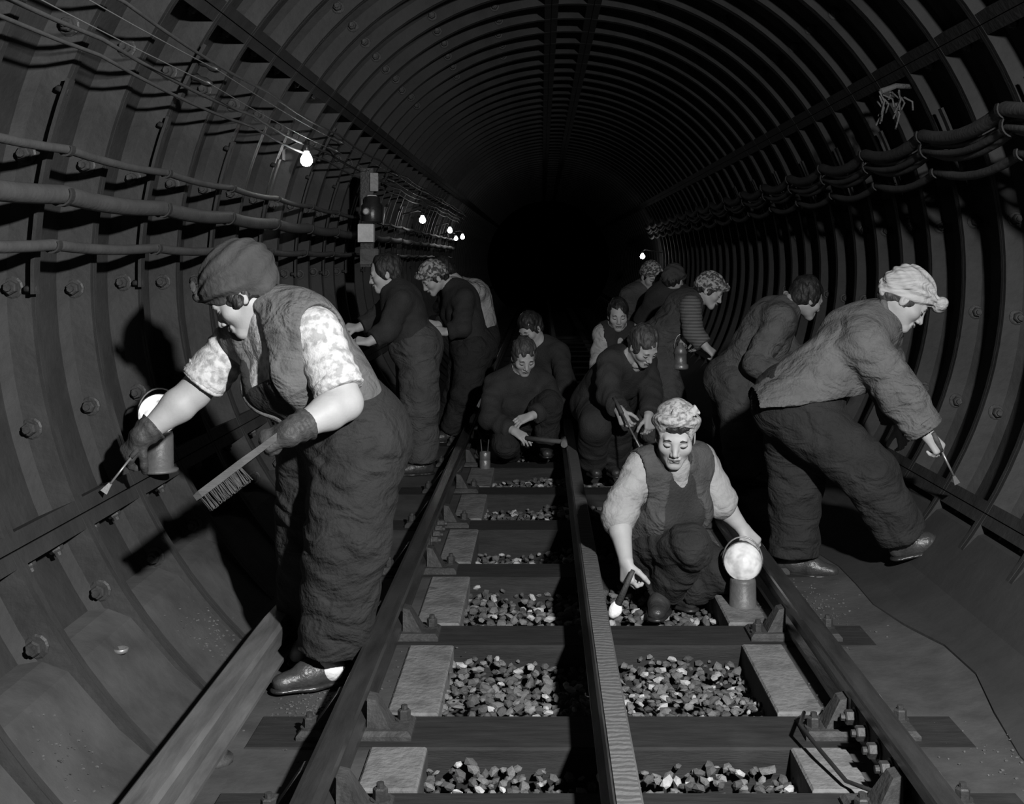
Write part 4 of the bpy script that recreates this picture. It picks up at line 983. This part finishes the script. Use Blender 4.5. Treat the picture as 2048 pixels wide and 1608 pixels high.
V.cone(lerp(p.J['pel'], p.J['chest'], .2)+p.front*.22, lerp(p.J['chest'], p.J['neck'], 1.)+p.front*.2, .05, .12, .01, sub=True); V.build('waistcoat', M['black_wool'], p.root)
J = dict(pel=q(1200, 800, 7.9), chest=q(1250, 728, 7.6), neck=q(1270, 712, 7.48), head=q(1288, 690, 7.38), hf=vec(.42, -.58, -.69), hu=vec(.25, -.6, .75),
         shR=q(1218, 728, 7.45), elR=q(1215, 790, 7.35), wrR=q(1240, 822, 7.2), shL=q(1290, 728, 7.75), elL=q(1302, 790, 7.6), wrL=q(1297, 832, 7.45),
         hipR=q(1188, 810, 7.85), hipL=q(1212, 812, 8.0), knR=q(1190, 850, 7.45), knL=q(1240, 845, 7.6), anR=q(1185, 925, 7.8), anL=q(1225, 925, 7.9), toeR=q(1195, 948, 7.6), toeL=q(1235, 945, 7.7),
         hdR=vec(.35, -.4, -.8), hnR=vec(-.6, -.6, .3), hdL=vec(.1, -.3, -.9), hnL=vec(.5, -.7, .2))
P8 = back_person('stooped bareheaded figure in dark jacket with open collar holding a long tool', J, 'black_wool', 'black_wool', collar='shirt_grey', hair='hair_mid', bulk=1.1, vee='shirt_grey', legr=(.105, .088, .085, .08))
J = dict(pel=q(1318, 688, 8.9), chest=q(1372, 612, 8.85), neck=q(1396, 595, 8.82), head=q(1420, 580, 8.8), hf=vec(.82, -.25, -.52), hu=vec(.52, 0, .85),
         shR=q(1380, 612, 8.68), elR=q(1386, 664, 8.6), wrR=q(1412, 694, 8.55), shL=q(1366, 612, 9.05), elL=q(1362, 652, 8.95), wrL=q(1362, 668, 8.75),
         hipR=q(1318, 705, 8.8), hipL=q(1308, 705, 9.0), knR=q(1342, 790, 8.7), knL=q(1315, 795, 8.95), anR=q(1300, 884, 8.85), anL=q(1280, 884, 9.05), toeR=q(1310, 905, 8.6), toeL=q(1290, 900, 8.8),
         hdR=vec(.7, -.1, -.6), hnR=vec(.5, -.6, .6), hdL=vec(.1, -.2, -.95), hnL=vec(-.6, -.7, 0))
P9 = back_person('woman in printed headscarf and striped knitted sleeves stooping over a lantern', J, 'grey_wool', 'grey_wool', 'scarf_print', name='waistcoat', sleevem='striped_knit', upto=1.85, seat=.02, skin='skin', legr=(.11, .095, .09, .085))
J = dict(pel=q(1310, 650, 10.2), chest=q(1340, 592, 10.1), neck=q(1346, 576, 10.1), head=q(1348, 560, 10.05), hf=vec(.5, .75, -.4), hu=vec(.1, .1, .95),
         shR=q(1368, 592, 10.1), elR=q(1380, 640, 10.2), wrR=q(1390, 680, 10.3), shL=q(1312, 595, 10.1), elL=q(1305, 640, 10.2), wrL=q(1315, 680, 10.4),
         hipR=q(1325, 665, 10.2), hipL=q(1300, 665, 10.2), knR=q(1330, 750, 10.2), knL=q(1300, 750, 10.2), anR=q(1325, 836, 10.3), anL=q(1270, 836, 10.3), toeR=q(1330, 845, 10.5), toeL=q(1275, 845, 10.5),
         hdR=vec(.2, .3, -.9), hnR=vec(.8, 0, .2), hdL=vec(0, .3, -.9), hnL=vec(-.8, 0, .2))
back_person('worker in grey cap seen from behind beyond the striped sleeves', J, 'black_wool', 'black_wool', 'grey_wool', face=False)
J = dict(pel=q(1262, 650, 11.0), chest=q(1280, 590, 10.9), neck=q(1292, 572, 10.85), head=q(1302, 552, 10.8), hf=vec(.35, -.8, -.45), hu=vec(.2, -.35, .9),
         shR=q(1258, 592, 10.8), elR=q(1255, 635, 10.7), wrR=q(1275, 665, 10.6), shL=q(1304, 590, 11.0), elL=q(1312, 635, 10.9), wrL=q(1300, 670, 10.7),
         hipR=q(1255, 660, 10.95), hipL=q(1275, 660, 11.05), knR=q(1255, 740, 10.9), knL=q(1278, 740, 11.0), anR=q(1242, 812, 11.0), anL=q(1266, 812, 11.1), toeR=q(1245, 822, 10.8), toeL=q(1268, 822, 10.9),
         hdR=vec(.2, -.3, -.9), hnR=vec(-.6, -.6, .2), hdL=vec(0, -.3, -.9), hnL=vec(.6, -.6, .2))
back_person('worker in pale headscarf bowing beneath the far right-hand bulb', J, 'grey_wool', 'black_wool', 'scarf_print')
J = dict(pel=q(1482, 752, 7.55), chest=q(1548, 638, 7.5), neck=q(1582, 608, 7.5), head=q(1614, 594, 7.5), hf=vec(.82, .35, -.45), hu=vec(.45, .1, .88), hs=1.03,
         shR=q(1560, 640, 7.3), elR=q(1512, 728, 7.22), wrR=q(1580, 760, 7.1), shL=q(1545, 650, 7.75), elL=q(1590, 720, 7.8), wrL=q(1640, 770, 7.7),
         hipR=q(1478, 775, 7.45), hipL=q(1470, 775, 7.65), knR=q(1484, 862, 7.42), knL=q(1466, 862, 7.68), anR=q(1486, 945, 7.5), anL=q(1462, 940, 7.75), toeR=q(1525, 962, 7.45), toeL=q(1500, 955, 7.7),
         hdR=vec(.9, 0, -.2), hnR=vec(0, -.6, .7), hdL=vec(.7, 0, -.6), hnL=vec(.3, -.6, .6))
p = back_person('dark-haired worker in loose jacket bending behind the woman in the light turban', J, 'grey_jacket', 'denim', name='jacket', seat=.02, legr=(.125, .11, .105, .10), bulk=1.12, infl=.03)
p.collar('shirt_grey', r=.07, name='shirt_collar')
# ---------------------------------------------------------------- tools and small things
def bristle_block(mb, c, ax, side, dn, L, W, h, n=120):
    for _ in range(n):
        p = c+ax*rng.uniform(-L/2, L/2)+side*rng.uniform(-W/2, W/2); mb.tube([p, p+dn*h*rng.uniform(.85, 1.05)+ax*rng.uniform(-.006, .006)], .0016, 4, cap=False)
# wire brush in the left glove of the woman in the dark turban
a = q(515, 905, 3.66); b = q(392, 998, 3.60); ax = (b-a).normalized(); dn = Vector((.45, -.1, -.88)); dn = (dn-ax*dn.dot(ax)).normalized(); sd = ax.cross(dn)
t = empty('scrubbing_brush', q(430, 1020, 3.62), 'long wooden scrubbing brush held in the glove of the woman in the dark turban', 'brush')
mb = MB(); V = []
for i, (p, w_, h_) in enumerate([(a-ax*.08, .014, .012), (a, .016, .013), (a+ax*.05, .03, .014), (b-ax*.02, .032, .014), (b, .022, .012)]):
    V += [p+sd*w_-dn*h_, p-sd*w_-dn*h_, p-sd*w_+dn*h_*.6, p+sd*w_+dn*h_*.6]
mb.add(V, [(i*4+j, i*4+(j+1) % 4, (i+1)*4+(j+1) % 4, (i+1)*4+j) for i in range(4) for j in range(4)]+[(3, 2, 1, 0), (16, 17, 18, 19)]).build('back', M['wood'], t)
mb = MB(); bristle_block(mb, a.lerp(b, .62)+dn*.006, ax, sd, dn, (b-a).length*.66, .05, .05, 420); mb.build('bristles', M['bristle'], t)
def scraper(a, b, label, r=.004):
    t = empty('scraper', b, label, 'scraper'); d = (b-a).normalized(); s_ = d.cross(Vector((0, 1, 0))).normalized()
    MB().tube([a-d*.09, a-d*.05, a], [.010, .012, .008], 10).build('handle', M['wood'], t)
    m = a.lerp(b, .75); mb = MB().tube([a, m], r, 8)
    V = [m+s_*.006+Vector((0, .003, 0)), m-s_*.006+Vector((0, .003, 0)), b-s_*.013, b+s_*.013, m+s_*.006-Vector((0, .003, 0)), m-s_*.006-Vector((0, .003, 0))]
    mb.add(V, [(0, 1, 2, 3), (4, 3, 2, 5), (0, 3, 4), (1, 5, 2), (0, 4, 5, 1)]).build('blade', M['steel_bright'], t)
scraper(q(262, 915, 4.06), q(207, 985, 4.0), 'thin steel scraper in the gloved hand at the left wall ledge')
scraper(q(1884, 903, 5.04), q(1915, 968, 5.05), 'thin steel scraper in the bare hand of the woman in the light turban', .005)
# brush with white bristles in the crouching woman's hand
a = q(1262, 1150, 4.62); b = q(1236, 1208, 4.62); d = (b-a).normalized(); s_ = d.cross(Vector((0, 1, 0))).normalized()
t = empty('whitewash_brush', q(1230, 1235, 4.62), 'short brush with white head held beside the middle conductor rail', 'brush')
MB().tube([a-d*.02, a+d*.03, b], [.009, .010, .016], 10).build('handle', M['leather'], t)
V = Vol(*bbox([b, b+d*.06], .05), .005); V.ell(b+d*.025-s_*.0, (.024, .018, .036), np.array([list(s_), [0, 1, 0], list(-d)]), .01); V.lump(.002, 60, 4); V.build('white_head', M['sock'], t)
# long tool of the stooped figure
a = q(1228, 795, 7.2); b = q(1285, 905, 6.95)
t = empty('long_scraper', b, 'long thin rod tool slanting from the hands of the stooped figure', 'scraper')
MB().tube([a, a.lerp(b, .3)], .012, 8).build('handle', M['wood'], t); MB().tube([a.lerp(b, .3), b], .006, 8).build('rod', M['tin'], t)
# hammer lying under the kneeling woman's hand
a = q(1052, 876, 8.0); b = q(1128, 884, 7.9)
t = empty('hammer', (a.x, a.y, a.z-.02), 'wooden-handled hammer under the hand of the kneeling woman', 'hammer')
MB().tube([a, b], .016, 10).build('handle', M['wood'], t); MB().tube([b+Vector((0, -.05, -.01)), b+Vector((0, .05, .01))], [.022, .022], 10).build('hammer_head', M['steel_bright'], t)
# tin can with a brush standing in it
c = q(970, 930, 8.15); c.z = 0.0
t = empty('tin_can', c, 'dented tin can holding thin tools beside the kneeling woman', 'can')
MB().lathe(c, [(.034, 0), (.037, .004), (.037, .06), (.035, .063), (.037, .066), (.037, .115), (.035, .118), (.030, .116), (.030, .01)], 20).build('can', M['tin'], t)
for dx in (-.012, .01): MB().tube([c+Vector((dx, 0, .02)), c+Vector((dx*2.5, .01, .2))], .004, 6).build('stick', M['wood'], t)
# hanging lantern held by the woman with striped sleeves
c = q(1361, 738, 8.7)
t = empty('lantern', c, 'small metal lantern hanging from the hand of the woman in striped sleeves', 'lantern')
MB().lathe(c, [(.055, 0), (.058, .01), (.058, .03), (.045, .04), (.045, .11), (.05, .115), (.035, .16), (.02, .17), (.02, .19)], 18).build('lantern_body', M['tin'], t)
MB().tube([c+Vector((.045*math.cos(x), 0, .15+.10*math.sin(x))) for x in np.linspace(0, math.pi, 12)], .004, 6).build('handle', M['steel_bright'], t)
# small things on the concrete at the left
c = q(224, 1252, 3.9); c = Vector((c.x, c.y, zl(c.x)))
c = Vector((-1.27, 3.62, zl(-1.27)))
MB().lathe(c+Vector((0, 0, .004)), [(.012, -.006), (.022, .0), (.024, .010), (.02, .012), (.012, .004)], 16).build('metal_cup', M['steel_bright'], label='small shiny metal cup lying on the sloping concrete under the left wall', cat='cup')
